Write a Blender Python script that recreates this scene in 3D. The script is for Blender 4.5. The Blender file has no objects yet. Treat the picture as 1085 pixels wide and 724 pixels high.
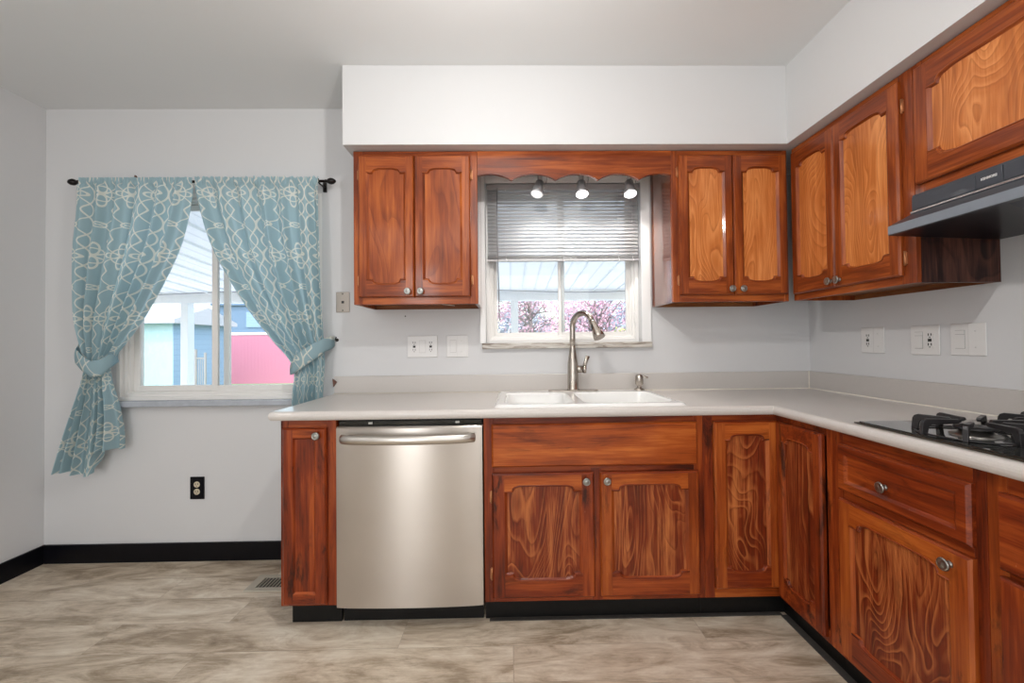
import bpy, bmesh, math, random
from mathutils import Matrix, Vector

random.seed(7)
PI = math.pi
scene = bpy.context.scene
COL = scene.collection

# ------------------------------------------------------------------ camera, light, exposure
CAM_H, CAM_D, F_PX = 1.1856, 2.4031, 450.17
cam_data = bpy.data.cameras.new('camera')
cam = bpy.data.objects.new('camera', cam_data)
COL.objects.link(cam)
R = ((0.9998157878943505, 0.01644230823518157, 0.009901554276893782),
     (-0.016296676644573, 0.9997604065149387, -0.01461327805206255),
     (-0.010139457951055482, 0.014449223681012913, 0.9998441935259087))
cam.matrix_world = Matrix(((R[0][0], R[0][2], -R[0][1], 0.0),
                           (R[1][0], R[1][2], -R[1][1], -CAM_D),
                           (R[2][0], R[2][2], -R[2][1], CAM_H),
                           (0, 0, 0, 1)))
cam_data.sensor_width = 36.0
cam_data.lens = F_PX / 1085.0 * 36.0
cam_data.shift_x = -5.63 / 1085.0
cam_data.shift_y = -4.45 / 1085.0
cam_data.clip_start = 0.02
scene.camera = cam

scene.view_settings.view_transform = 'Standard'
scene.view_settings.look = 'None'
scene.view_settings.gamma = 1.0
scene.view_settings.use_curve_mapping = False
scene.view_settings.exposure = 0.0

world = bpy.data.worlds.new('sky'); scene.world = world
world.use_nodes = True
wn = world.node_tree
wn.nodes.clear()
wo = wn.nodes.new('ShaderNodeOutputWorld'); wb = wn.nodes.new('ShaderNodeBackground')
sky = wn.nodes.new('ShaderNodeTexSky')
sky.sky_type = 'NISHITA'; sky.sun_disc = False
sky.sun_elevation = math.radians(42); sky.sun_rotation = math.radians(150)
sky.air_density = 1.2; sky.dust_density = 2.5; sky.ozone_density = 1.0
wb.inputs['Strength'].default_value = 0.57
wn.links.new(sky.outputs[0], wb.inputs[0]); wn.links.new(wb.outputs[0], wo.inputs[0])


def light(name, kind, loc, energy, color=(1, 1, 1), rot=(0, 0, 0), **kw):
    d = bpy.data.lights.new(name, kind); d.energy = energy; d.color = color
    for k, v in kw.items():
        setattr(d, k, v)
    o = bpy.data.objects.new(name, d); COL.objects.link(o)
    o.location = loc; o.rotation_euler = rot
    return o


light('sun', 'SUN', (3, 2, 8), 3.6, (1.0, 0.95, 0.88), (math.radians(46), 0, math.radians(-62)), angle=0.01)
# ceiling lamp of the kitchen (above the frame) and area fill lights added behind the camera
light('kitchen_ceiling_lamp', 'POINT', (-0.07, -1.48, 2.16), 29.0, (1.0, 0.975, 0.94), shadow_soft_size=0.035)
light('dining_pendant_lamp', 'POINT', (-2.0, -2.3, 2.1), 5.0, (1.0, 0.97, 0.93), shadow_soft_size=0.06)
light('streak_fill_panel', 'AREA', (-1.45, -5.2, 1.35), 36.0, (0.97, 0.985, 1.0), (math.radians(90), 0, 0),
      shape='RECTANGLE', size=0.55, size_y=2.2)  # added fill light, placed to draw the streak on the dishwasher door
light('rear_fill_panel', 'AREA', (0.55, -5.2, 1.35), 24.0, (0.97, 0.985, 1.0), (math.radians(90), 0, 0),
      shape='RECTANGLE', size=1.8, size_y=2.2)  # added dim fill light; no opening stands in the rear wall
light('overhead_fill_panel', 'AREA', (-0.4, -3.4, 2.45), 16.0, (1.0, 0.97, 0.93), (0, 0, 0), shape='RECTANGLE', size=2.6, size_y=1.2)  # broad fill light added overhead, behind the camera


# ------------------------------------------------------------------ node helpers
class NT:
    def __init__(s, name):
        s.m = bpy.data.materials.new(name); s.m.use_nodes = True
        s.t = s.m.node_tree; s.t.nodes.clear()
        s.out = s.t.nodes.new('ShaderNodeOutputMaterial')

    def n(s, typ, **kw):
        nd = s.t.nodes.new(typ)
        for k, v in kw.items():
            if k.startswith('_'):
                setattr(nd, k[1:], v)
        return nd

    def link(s, a, b):
        s.t.links.new(a, b)

    def put(s, v, inp):
        if isinstance(v, (int, float)):
            inp.default_value = v
        elif isinstance(v, (tuple, list)):
            inp.default_value = (list(v) + [1.0])[:4] if inp.type == 'RGBA' else v
        else:
            s.link(v, inp)

    def math(s, op, a, b=0.0, c=0.0, clamp=False):
        nd = s.t.nodes.new('ShaderNodeMath'); nd.operation = op; nd.use_clamp = clamp
        s.put(a, nd.inputs[0]); s.put(b, nd.inputs[1]); s.put(c, nd.inputs[2])
        return nd.outputs[0]

    def mix(s, f, a, b, blend='MIX'):
        nd = s.t.nodes.new('ShaderNodeMix'); nd.data_type = 'RGBA'; nd.blend_type = blend
        s.put(f, nd.inputs[0]); s.put(a, nd.inputs[6]); s.put(b, nd.inputs[7])
        return nd.outputs[2]

    def ramp(s, fac, stops, interp='LINEAR'):
        nd = s.t.nodes.new('ShaderNodeValToRGB'); nd.color_ramp.interpolation = interp
        e = nd.color_ramp.elements
        while len(e) < len(stops):
            e.new(0.5)
        for i, (p, c) in enumerate(stops):
            e[i].position = p
            e[i].color = (list(c) + [1.0])[:4] if isinstance(c, (tuple, list)) else (c, c, c, 1)
        s.put(fac, nd.inputs[0])
        return nd.outputs[0]

    def noise(s, vec, scale=1.0, detail=3.0, rough=0.5, dist=0.0, w=None):
        nd = s.t.nodes.new('ShaderNodeTexNoise')
        if w is not None:
            nd.noise_dimensions = '4D'; s.put(w, nd.inputs['W'])
        s.put(vec, nd.inputs['Vector'])
        nd.inputs['Scale'].default_value = scale; nd.inputs['Detail'].default_value = detail
        nd.inputs['Roughness'].default_value = rough; nd.inputs['Distortion'].default_value = dist
        return nd.outputs[0]

    def mapping(s, vec, sc=(1, 1, 1), loc=(0, 0, 0)):
        nd = s.t.nodes.new('ShaderNodeMapping'); nd.inputs['Scale'].default_value = sc
        nd.inputs['Location'].default_value = loc
        s.put(vec, nd.inputs[0]); return nd.outputs[0]

    def coord(s, which='Object'):
        return s.t.nodes.new('ShaderNodeTexCoord').outputs[which]

    def sep(s, v):
        nd = s.t.nodes.new('ShaderNodeSeparateXYZ'); s.put(v, nd.inputs[0]); return nd.outputs

    def comb(s, x, y, z):
        nd = s.t.nodes.new('ShaderNodeCombineXYZ')
        s.put(x, nd.inputs[0]); s.put(y, nd.inputs[1]); s.put(z, nd.inputs[2]); return nd.outputs[0]

    def rnd(s):
        return s.t.nodes.new('ShaderNodeObjectInfo').outputs['Random']

    def bump(s, h, strength=0.2, dist=0.002):
        nd = s.t.nodes.new('ShaderNodeBump'); nd.inputs['Strength'].default_value = strength
        nd.inputs['Distance'].default_value = dist; s.put(h, nd.inputs['Height']); return nd.outputs[0]

    def principled(s, color, rough=0.5, **kw):
        p = s.t.nodes.new('ShaderNodeBsdfPrincipled')
        s.put(color, p.inputs['Base Color']); s.put(rough, p.inputs['Roughness'])
        for k, v in kw.items():
            s.put(v, p.inputs[k.replace('_', ' ')])
        s.link(p.outputs[0], s.out.inputs[0])
        return p


def plain(name, color, rough=0.5, var=0.0, scale=8.0, bump=0.0, bscale=200.0, **kw):
    n = NT(name)
    c = color
    v = n.coord()
    if var:
        f = n.noise(v, scale, 4.0, 0.6)
        c = n.mix(f, [x * (1 - var) for x in color], [min(1, x * (1 + var)) for x in color])
    p = n.principled(c, rough, **kw)
    if bump:
        n.link(n.bump(n.noise(v, bscale, 3.0), bump, 0.001), p.inputs['Normal'])
    return n.m


def wood(name, dark, mid, lite, axis='z', swirl=False, wear=0.0, contrast=1.0, lines=38.0, rough=0.36, coat=0.30, line_amt=0.7, line_w=0.5):
    n = NT(name)
    v = n.coord(); r = n.rnd()
    off = n.math('MULTIPLY', r, 61.0)
    if axis == 'z':
        sc = (30, 30, 1.8); fc = (210, 210, 6); bs = (9, 9, 2.2)
    elif axis == 'x':
        sc = (1.8, 30, 30); fc = (6, 210, 210); bs = (2.2, 9, 9)
    else:
        sc = (30, 1.8, 30); fc = (210, 6, 210); bs = (9, 2.2, 9)
    g = n.noise(n.mapping(v, sc), 1.0, 6.0, 0.66, 0.8, w=off)
    fine = n.noise(n.mapping(v, fc), 1.0, 2.0, 0.6, 0.0, w=off)
    blotch = n.noise(n.mapping(v, bs), 1.0, 3.0, 0.55, 0.5, w=off)
    a = n.math('ADD', n.math('MULTIPLY', g, 0.85), n.math('MULTIPLY', fine, 0.28))
    a = n.math('ADD', a, n.math('MULTIPLY', blotch, 0.62))
    a = n.math('MULTIPLY', n.math('SUBTRACT', a, 0.875), contrast * 1.25)
    a = n.math('ADD', a, 0.5)
    base = n.ramp(a, [(0.20, dark), (0.48, mid), (0.78, lite)])
    h = fine
    if swirl:
        vv = n.mapping(v, (2.6, 2.6, 0.85))
        big = n.noise(vv, 1.35, 2.2, 0.36, 0.55, w=off)
        big = n.math('ADD', big, n.math('MULTIPLY', g, 0.010))
        ph = n.math('FRACT', n.math('MULTIPLY', big, lines))
        e0 = 0.97 - line_w
        ln = n.ramp(ph, [(0.0, 0.0), (e0, 0.05), (0.90, 1.0), (0.965, 0.3), (1.0, 0.0)])
        vis = n.ramp(n.noise(n.mapping(v, (9, 9, 3.5)), 1.0, 3.0, 0.6, 0.0, w=off), [(0.36, 0.05), (0.60, 1.0)])
        amt = n.math('MULTIPLY', n.math('MULTIPLY', ln, vis), line_amt)
        base = n.mix(amt, base, lite)
        dk = n.ramp(ph, [(0.0, 0.55), (0.22, 0.0), (1.0, 0.0)])
        base = n.mix(n.math('MULTIPLY', dk, 0.7), base, dark)
    if wear:
        s1 = n.noise(n.mapping(v, (75, 75, 26)), 1.0, 6.0, 0.75, 0.4, w=off)
        k = n.ramp(s1, [(0.665, 0.0), (0.70, wear)])
        base = n.mix(k, base, (0.60, 0.30, 0.17))
        s2 = n.noise(n.mapping(v, (14, 14, 3) if axis == 'z' else (3, 14, 14)), 1.0, 5.0, 0.7, 0.8, w=off)
        k2 = n.ramp(s2, [(0.36, min(1, wear * 1.5)), (0.45, 0.0)])
        base = n.mix(k2, base, [x * 0.30 for x in dark])
    p = n.principled(base, rough, Coat_Weight=coat, Coat_Roughness=0.10, IOR=1.45, Specular_IOR_Level=0.30)
    n.link(n.bump(h, 0.15, 0.0006), p.inputs['Normal'])
    return n.m


M = {}
UD, UM, UL = (0.055, 0.008, 0.002), (0.22, 0.040, 0.006), (0.47, 0.120, 0.022)
PD, PM, PL = (0.26, 0.062, 0.010), (0.52, 0.155, 0.034), (0.85, 0.36, 0.12)
LD, LM, LL = (0.040, 0.005, 0.002), (0.20, 0.028, 0.005), (0.42, 0.090, 0.016)
M['uf'] = wood('stained_wood_upright', UD, UM, UL, 'z')
M['uh'] = wood('stained_wood_rail', UD, UM, UL, 'x')
M['up'] = wood('plywood_panel_golden', PD, PM, PL, 'z', swirl=True, lines=46, contrast=.7, line_amt=.45)
M['upd'] = wood('plywood_panel_brown', (0.11, 0.017, 0.003), (0.25, 0.049, 0.009), (0.44, 0.115, 0.022), 'z', swirl=True, lines=16, line_amt=.4, line_w=.7)
M['lf'] = wood('red_stained_wood_upright', LD, LM, LL, 'z', wear=0.55)
M['lh'] = wood('red_stained_wood_rail', LD, LM, LL, 'x', wear=0.45)
M['lo'] = wood('orange_stained_wood', (0.11, 0.015, 0.003), (0.34, 0.066, 0.009), (0.56, 0.155, 0.027), 'x', wear=0.25)
M['lov'] = wood('orange_stained_wood_upright', (0.10, 0.014, 0.003), (0.28, 0.052, 0.008), (0.48, 0.125, 0.022), 'z', wear=0.35)
M['lp'] = wood('plywood_panel_red', (0.065, 0.008, 0.002), (0.18, 0.024, 0.005), (0.58, 0.19, 0.055), 'z', swirl=True, wear=0.2, lines=52, line_amt=.62, line_w=.38)
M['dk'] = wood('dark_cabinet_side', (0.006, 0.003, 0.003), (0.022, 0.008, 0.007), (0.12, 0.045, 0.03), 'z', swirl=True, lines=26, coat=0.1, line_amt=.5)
M['us'] = wood('glossy_cabinet_side', (0.045, 0.008, 0.003), (0.16, 0.034, 0.008), (0.33, 0.09, 0.02), 'z', rough=0.22, coat=1.0)
M['raw'] = wood('bare_wood_underside', (0.08, 0.02, 0.005), (0.20, 0.065, 0.018), (0.40, 0.17, 0.05), 'x', coat=0.1)
M['inside'] = plain('cabinet_inside', (0.25, 0.15, 0.09), 0.7, 0.1)

M['wall'] = plain('wall_paint', (0.645, 0.647, 0.656), 0.55, 0.015, 1.5, bump=0.06, bscale=240)
M['soffit'] = plain('soffit_paint', (0.655, 0.658, 0.665), 0.55, 0.01, 1.5, bump=0.05, bscale=240)
M['ceiling'] = plain('ceiling_paint', (0.75, 0.762, 0.768), 0.7, 0.015, 1.2, bump=0.05, bscale=200)
M['black'] = plain('black_base', (0.004, 0.004, 0.006), 0.3, 0.3, 30, Specular_IOR_Level=0.2)
M['kick'] = plain('worn_black_kick', (0.006, 0.006, 0.006), 0.4, 0.5, 60, bump=0.3, bscale=90, Specular_IOR_Level=0.25)
M['white'] = plain('white_window_frame', (0.80, 0.785, 0.765), 0.35)
M['casing'] = plain('white_window_casing', (0.82, 0.82, 0.82), 0.4)
M['plate'] = plain('white_plastic', (0.71, 0.70, 0.69), 0.3)
M['slot'] = plain('dark_slot', (0.02, 0.02, 0.02), 0.5)
M['almond'] = plain('metal_phone_plate', (0.38, 0.34, 0.30), 0.35, Metallic=0.6)
M['pewter'] = plain('pewter', (0.33, 0.33, 0.31), 0.30, 0.1, 60, Metallic=1.0)
M['hinge'] = plain('bronze_hinge', (0.50, 0.22, 0.10), 0.35, Metallic=0.7)
M['nickel'] = plain('brushed_nickel', (0.46, 0.415, 0.37), 0.27, 0.04, 80, Metallic=1.0)
M['sink'] = plain('white_enamel', (0.82, 0.82, 0.81), 0.10, Coat_Weight=0.6)
M['iron'] = plain('black_iron', (0.016, 0.014, 0.015), 0.34, 0.5, 120, bump=0.3, bscale=300)
M['glass_black'] = plain('black_cooktop_glass', (0.02, 0.022, 0.02), 0.06, Coat_Weight=0.8)
M['burner'] = plain('burner_metal', (0.45, 0.43, 0.40), 0.3, 0.2, 60, Metallic=1.0)
M['trimmetal'] = plain('cooktop_edge', (0.10, 0.085, 0.065), 0.25, Metallic=0.8)
M['hood'] = plain('black_hood_enamel', (0.050, 0.058, 0.072), 0.38, Coat_Weight=0.1)
M['hoodin'] = plain('hood_underside', (0.003, 0.004, 0.008), 0.3, Specular_IOR_Level=0.3)
M['hoodline'] = plain('hood_bright_trim', (0.60, 0.58, 0.56), 0.25, Metallic=0.9)
M['badge'] = plain('badge_silver', (0.75, 0.75, 0.75), 0.3, Metallic=0.3)
M['rod'] = plain('oil_rubbed_bronze', (0.010, 0.007, 0.006), 0.3, Metallic=0.5)
M['brown'] = plain('brown_wood_tip', (0.13, 0.05, 0.03), 0.5)
def slat_mat():
    n = NT('white_blind_slat')
    d = n.n('ShaderNodeBsdfDiffuse'); d.inputs[0].default_value = (.84, .84, .85, 1)
    t = n.n('ShaderNodeBsdfTranslucent'); t.inputs[0].default_value = (.85, .86, .87, 1)
    g = n.n('ShaderNodeBsdfGlossy'); g.inputs['Roughness'].default_value = .3
    m1 = n.n('ShaderNodeMixShader'); m1.inputs[0].default_value = .34
    m2 = n.n('ShaderNodeMixShader'); m2.inputs[0].default_value = .06
    n.link(d.outputs[0], m1.inputs[1]); n.link(t.outputs[0], m1.inputs[2])
    n.link(m1.outputs[0], m2.inputs[1]); n.link(g.outputs[0], m2.inputs[2]); n.link(m2.outputs[0], n.out.inputs[0])
    return n.m


M['blind'] = slat_mat()
M['blindrail'] = plain('grey_blind_rail', (0.42, 0.42, 0.43), 0.35)
M['lampgrey'] = plain('grey_lamp_metal', (0.35, 0.35, 0.36), 0.35, Metallic=0.5)
M['concrete'] = plain('patio_concrete', (0.76, 0.75, 0.73), 0.8, 0.06, 6)
M['grass'] = plain('grass', (0.20, 0.32, 0.16), 0.9, 0.35, 4)
M['patio_white'] = plain('patio_cover_white', (0.88, 0.90, 0.90), 0.5)
M['bark'] = plain('bark', (0.20, 0.17, 0.17), 0.9, 0.3, 30)
M['blossom'] = plain('pink_blossom', (0.56, 0.34, 0.43), 0.7, 0.45, 2.5)
M['leafg'] = plain('green_leaves', (0.10, 0.22, 0.14), 0.7, 0.5, 3)
M['leafy'] = plain('yellow_green_leaves', (0.38, 0.42, 0.14), 0.7, 0.4, 3)
M['pinkfence'] = None


def emit(name, col, st):
    n = NT(name)
    e = n.n('ShaderNodeEmission'); e.inputs[0].default_value = (*col, 1); e.inputs[1].default_value = st
    n.link(e.outputs[0], n.out.inputs[0]); return n.m


M['bulb'] = emit('lit_bulb', (1.0, 0.98, 0.95), 9.0)
M['bulbdim'] = emit('dim_bulb', (1.0, 0.98, 0.95), 1.1)


def glass_mat():
    n = NT('window_glass')
    t = n.n('ShaderNodeBsdfTransparent'); t.inputs[0].default_value = (0.97, 0.985, 0.99, 1)
    g = n.n('ShaderNodeBsdfGlossy'); g.inputs['Roughness'].default_value = 0.02
    f = n.n('ShaderNodeFresnel'); f.inputs[0].default_value = 1.45
    mx = n.n('ShaderNodeMixShader')
    n.link(n.math('MULTIPLY', f.outputs[0], 0.8), mx.inputs[0]); n.link(t.outputs[0], mx.inputs[1]); n.link(g.outputs[0], mx.inputs[2])
    n.link(mx.outputs[0], n.out.inputs[0]); return n.m


M['glass'] = glass_mat()


def steel_mat():
    n = NT('brushed_stainless')
    v = n.coord()
    b = n.noise(n.mapping(v, (2.0, 2.0, 420)), 1.0, 3.0, 0.6)
    blot = n.noise(v, 3.0, 3.0, 0.5)
    c = n.mix(blot, (0.47, 0.43, 0.39), (0.60, 0.56, 0.52))
    p = n.principled(c, n.math('ADD', 0.27, n.math('MULTIPLY', b, 0.03)), Metallic=1.0, Anisotropic=0.8)
    tg = n.t.nodes.new('ShaderNodeTangent'); tg.direction_type = 'UV_MAP'; tg.uv_map = 'UVMap'
    n.link(tg.outputs[0], p.inputs['Tangent'])
    p.inputs['Anisotropic Rotation'].default_value = 0.25
    n.link(n.bump(b, 0.010, 0.0002), p.inputs['Normal'])
    return n.m


M['steel'] = steel_mat()


def laminate():
    n = NT('beige_laminate')
    v = n.coord()
    f = n.noise(v, 220, 3.0, 0.6)
    c = n.mix(f, (0.55, 0.515, 0.485), (0.66, 0.625, 0.595))
    n.principled(c, 0.28, Coat_Weight=0.15)
    return n.m


M['lam'] = laminate()
M['splash'] = plain('beige_backsplash', (0.53, 0.50, 0.475), 0.4, 0.05, 160)
M['caulk'] = plain('cream_caulk', (0.72, 0.68, 0.60), 0.4)


def marble():
    n = NT('sill_stone')
    v = n.coord()
    f = n.noise(n.mapping(v, (6, 30, 60)), 1.0, 5.0, 0.65, 1.2)
    c = n.ramp(f, [(0.35, (0.20, 0.16, 0.13)), (0.48, (0.46, 0.42, 0.37)), (0.65, (0.62, 0.60, 0.57))])
    n.principled(c, 0.25)
    return n.m


M['marble'] = marble()
M['sillgrey'] = plain('grey_sill', (0.42, 0.45, 0.50), 0.25, 0.25, 20)


def floor_mat():
    n = NT('vinyl_plank_floor')
    v = n.coord()
    x, y, z = n.sep(v)
    br = n.n('ShaderNodeTexBrick')
    br.offset = 0.37; br.offset_frequency = 2; br.squash = 1.0
    n.put(v, br.inputs['Vector'])
    br.inputs['Color1'].default_value = (0, 0, 0, 1); br.inputs['Color2'].default_value = (1, 1, 1, 1)
    br.inputs['Mortar'].default_value = (0.5, 0.5, 0.5, 1)
    br.inputs['Scale'].default_value = 1.0; br.inputs['Mortar Size'].default_value = 0.0012
    br.inputs['Mortar Smooth'].default_value = 0.3
    br.inputs['Brick Width'].default_value = 1.22; br.inputs['Row Height'].default_value = 0.18
    pr = n.sep(br.outputs['Color'])[0]
    w = n.math('MULTIPLY', pr, 37.0)
    g = n.noise(n.mapping(v, (2.6, 9, 1)), 1.0, 7.0, 0.68, 1.6, w=w)
    g2 = n.noise(n.mapping(v, (14, 150, 1)), 1.0, 4.0, 0.7, 0.5, w=w)
    g3 = n.noise(n.mapping(v, (1.0, 3.2, 1)), 1.0, 4.0, 0.6, 1.0, w=w)
    a = n.math('ADD', n.math('MULTIPLY', g, 0.80), n.math('MULTIPLY', g2, 0.22))
    a = n.math('ADD', a, n.math('MULTIPLY', g3, 0.40))
    a = n.math('ADD', n.math('MULTIPLY', n.math('SUBTRACT', a, 0.71), 1.35), 0.56)
    a = n.math('ADD', a, n.math('MULTIPLY', n.math('SUBTRACT', pr, 0.5), 0.07))
    c = n.ramp(a, [(0.26, (0.17, 0.12, 0.075)), (0.45, (0.40, 0.315, 0.225)), (0.58, (0.60, 0.50, 0.385)), (0.76, (0.78, 0.70, 0.58))])
    c = n.mix(n.math('MULTIPLY', br.outputs['Fac'], 0.30), c, (0.16, 0.12, 0.09))
    p = n.principled(c, 0.38, Coat_Weight=0.08)
    n.link(n.bump(g2, 0.08, 0.0008), p.inputs['Normal'])
    return n.m


M['floor'] = floor_mat()


def curtain_mat():
    n = NT('blue_lattice_fabric')
    uv = n.coord('UV')
    x, y, z = n.sep(uv)
    A, P = 0.090, 0.335          # half column spacing, vertical period

    def lattice(x, y):
        # ogee lines x = +-A*cos(pi*y/(P/2))...
        c = n.math('COSINE', n.math('MULTIPLY', y, 2 * PI / P))
        s = n.math('MULTIPLY', c, A * 0.5)
        xs = n.math('SUBTRACT', n.math('FLOORED_MODULO', n.math('ADD', x, A), 2 * A), A)
        d1 = n.math('ABSOLUTE', n.math('SUBTRACT', n.math('ABSOLUTE', xs), n.math('ADD', s, A * 0.5)))
        return d1

    def ell(x, y, cx, cy, rx, ry):
        X = n.math('DIVIDE', n.math('SUBTRACT', x, cx), rx)
        Y = n.math('DIVIDE', n.math('SUBTRACT', y, cy), ry)
        r = n.math('SQRT', n.math('ADD', n.math('MULTIPLY', X, X), n.math('MULTIPLY', Y, Y)))
        return n.math('MULTIPLY', n.math('ABSOLUTE', n.math('SUBTRACT', r, 1.0)), min(rx, ry) * 1.15)

    def cell(ox, oy):
        xx = n.math('SUBTRACT', n.math('FLOORED_MODULO', n.math('ADD', x, ox + A), 2 * A), A)
        yy = n.math('SUBTRACT', n.math('FLOORED_MODULO', n.math('ADD', y, oy + P / 2), P), P / 2)
        ax, ay = n.math('ABSOLUTE', xx), n.math('ABSOLUTE', yy)
        d = ell(ax, ay, 0.0, 0.036, 0.0150, 0.032)
        d = n.math('MINIMUM', d, ell(ax, ay, 0.034, 0.0, 0.030, 0.0135))
        # square ring round the flower
        q = n.math('ABSOLUTE', n.math('SUBTRACT', n.math('SQRT', n.math('ADD', n.math('MULTIPLY', ax, ax), n.math('MULTIPLY', ay, ay))), 0.040))
        d = n.math('MINIMUM', d, q)
        d = n.math('MINIMUM', d, ell(ax, ay, 0.0, P / 2, 0.026, 0.013))
        return d

    d = cell(0.0, 0.0)
    sn = n.math('ABSOLUTE', n.math('SINE', n.math('MULTIPLY', y, 2 * PI / P)))
    c1 = n.math('MULTIPLY', n.math('POWER', sn, 0.8), A * 0.93)
    xs = n.math('ABSOLUTE', n.math('SUBTRACT', n.math('FLOORED_MODULO', n.math('ADD', x, A), 2 * A), A))
    dl = n.math('ABSOLUTE', n.math('SUBTRACT', xs, c1))
    slope = n.math('MULTIPLY', n.math('ABSOLUTE', n.math('COSINE', n.math('MULTIPLY', y, 2 * PI / P))), 1.05)
    cs = n.math('ABSOLUTE', n.math('COSINE', n.math('MULTIPLY', y, 2 * PI / P)))
    dm = n.math('ABSOLUTE', n.math('SUBTRACT', xs, n.math('ADD', n.math('MULTIPLY', n.math('POWER', cs, 1.3), A * 0.50), A * 0.50)))
    d = n.math('MINIMUM', d, n.math('MULTIPLY', dm, 0.75))
    d = n.math('MINIMUM', d, n.math('DIVIDE', dl, n.math('SQRT', n.math('ADD', 1.0, n.math('MULTIPLY', slope, slope)))))
    mask = n.math('SUBTRACT', 1.0, n.math('SMOOTH_MIN', n.math('MULTIPLY', n.math('SUBTRACT', d, 0.0025), 900.0), 1.0, 0.1), clamp=True)
    weave = n.noise(n.mapping(uv, (900, 900, 1)), 1.0, 1.0)
    base = n.mix(weave, (0.36, 0.52, 0.58), (0.44, 0.60, 0.65))
    c = n.mix(mask, base, (0.84, 0.85, 0.79))
    di = n.n('ShaderNodeBsdfDiffuse'); tr = n.n('ShaderNodeBsdfTranslucent'); mx = n.n('ShaderNodeMixShader')
    n.link(c, di.inputs[0]); n.link(c, tr.inputs[0]); mx.inputs[0].default_value = 0.38
    n.link(di.outputs[0], mx.inputs[1]); n.link(tr.outputs[0], mx.inputs[2]); n.link(mx.outputs[0], n.out.inputs[0])
    return n.m


M['curtain'] = curtain_mat()


def siding(name, c1, c2, period, axis='z', rough=0.6):
    n = NT(name)
    x, y, z = n.sep(n.coord())
    f = n.math('FRACT', n.math('DIVIDE', z if axis == 'z' else x, period))
    k = n.ramp(f, [(0.0, 0.0), (0.10, 1.0), (1.0, 1.0)])
    c = n.mix(k, c2, c1)
    n.principled(c, rough)
    return n.m


M['pinkfence'] = siding('pink_board_fence', (0.44, 0.17, 0.26), (0.33, 0.12, 0.20), 0.16, 'x')
M['bluehouse'] = plain('pale_blue_stucco', (0.34, 0.50, 0.55), 0.8, 0.08, 3)
M['bluesiding'] = siding('blue_siding', (0.22, 0.34, 0.48), (0.14, 0.22, 0.34), 0.18)
M['slatesiding'] = siding('slate_siding', (0.12, 0.20, 0.32), (0.08, 0.14, 0.24), 0.22)
M['roofgrey'] = siding('grey_shingles', (0.42, 0.44, 0.50), (0.34, 0.36, 0.42), 0.15)
def ribbed_mat():
    n = NT('ribbed_translucent_roof')
    x, y, z = n.sep(n.coord())
    k = n.ramp(n.math('FRACT', n.math('DIVIDE', x, .30)), [(0, 0), (.1, 1), (1, 1)])
    c = n.mix(k, (.70, .72, .72), (.88, .89, .88))
    d = n.n('ShaderNodeBsdfDiffuse'); t = n.n('ShaderNodeBsdfTranslucent'); m = n.n('ShaderNodeMixShader')
    n.link(c, d.inputs[0]); n.link(c, t.inputs[0]); m.inputs[0].default_value = .13
    n.link(d.outputs[0], m.inputs[1]); n.link(t.outputs[0], m.inputs[2]); n.link(m.outputs[0], n.out.inputs[0])
    return n.m


M['ribbed'] = ribbed_mat()


# ------------------------------------------------------------------ mesh builder
OFF = {}


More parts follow.
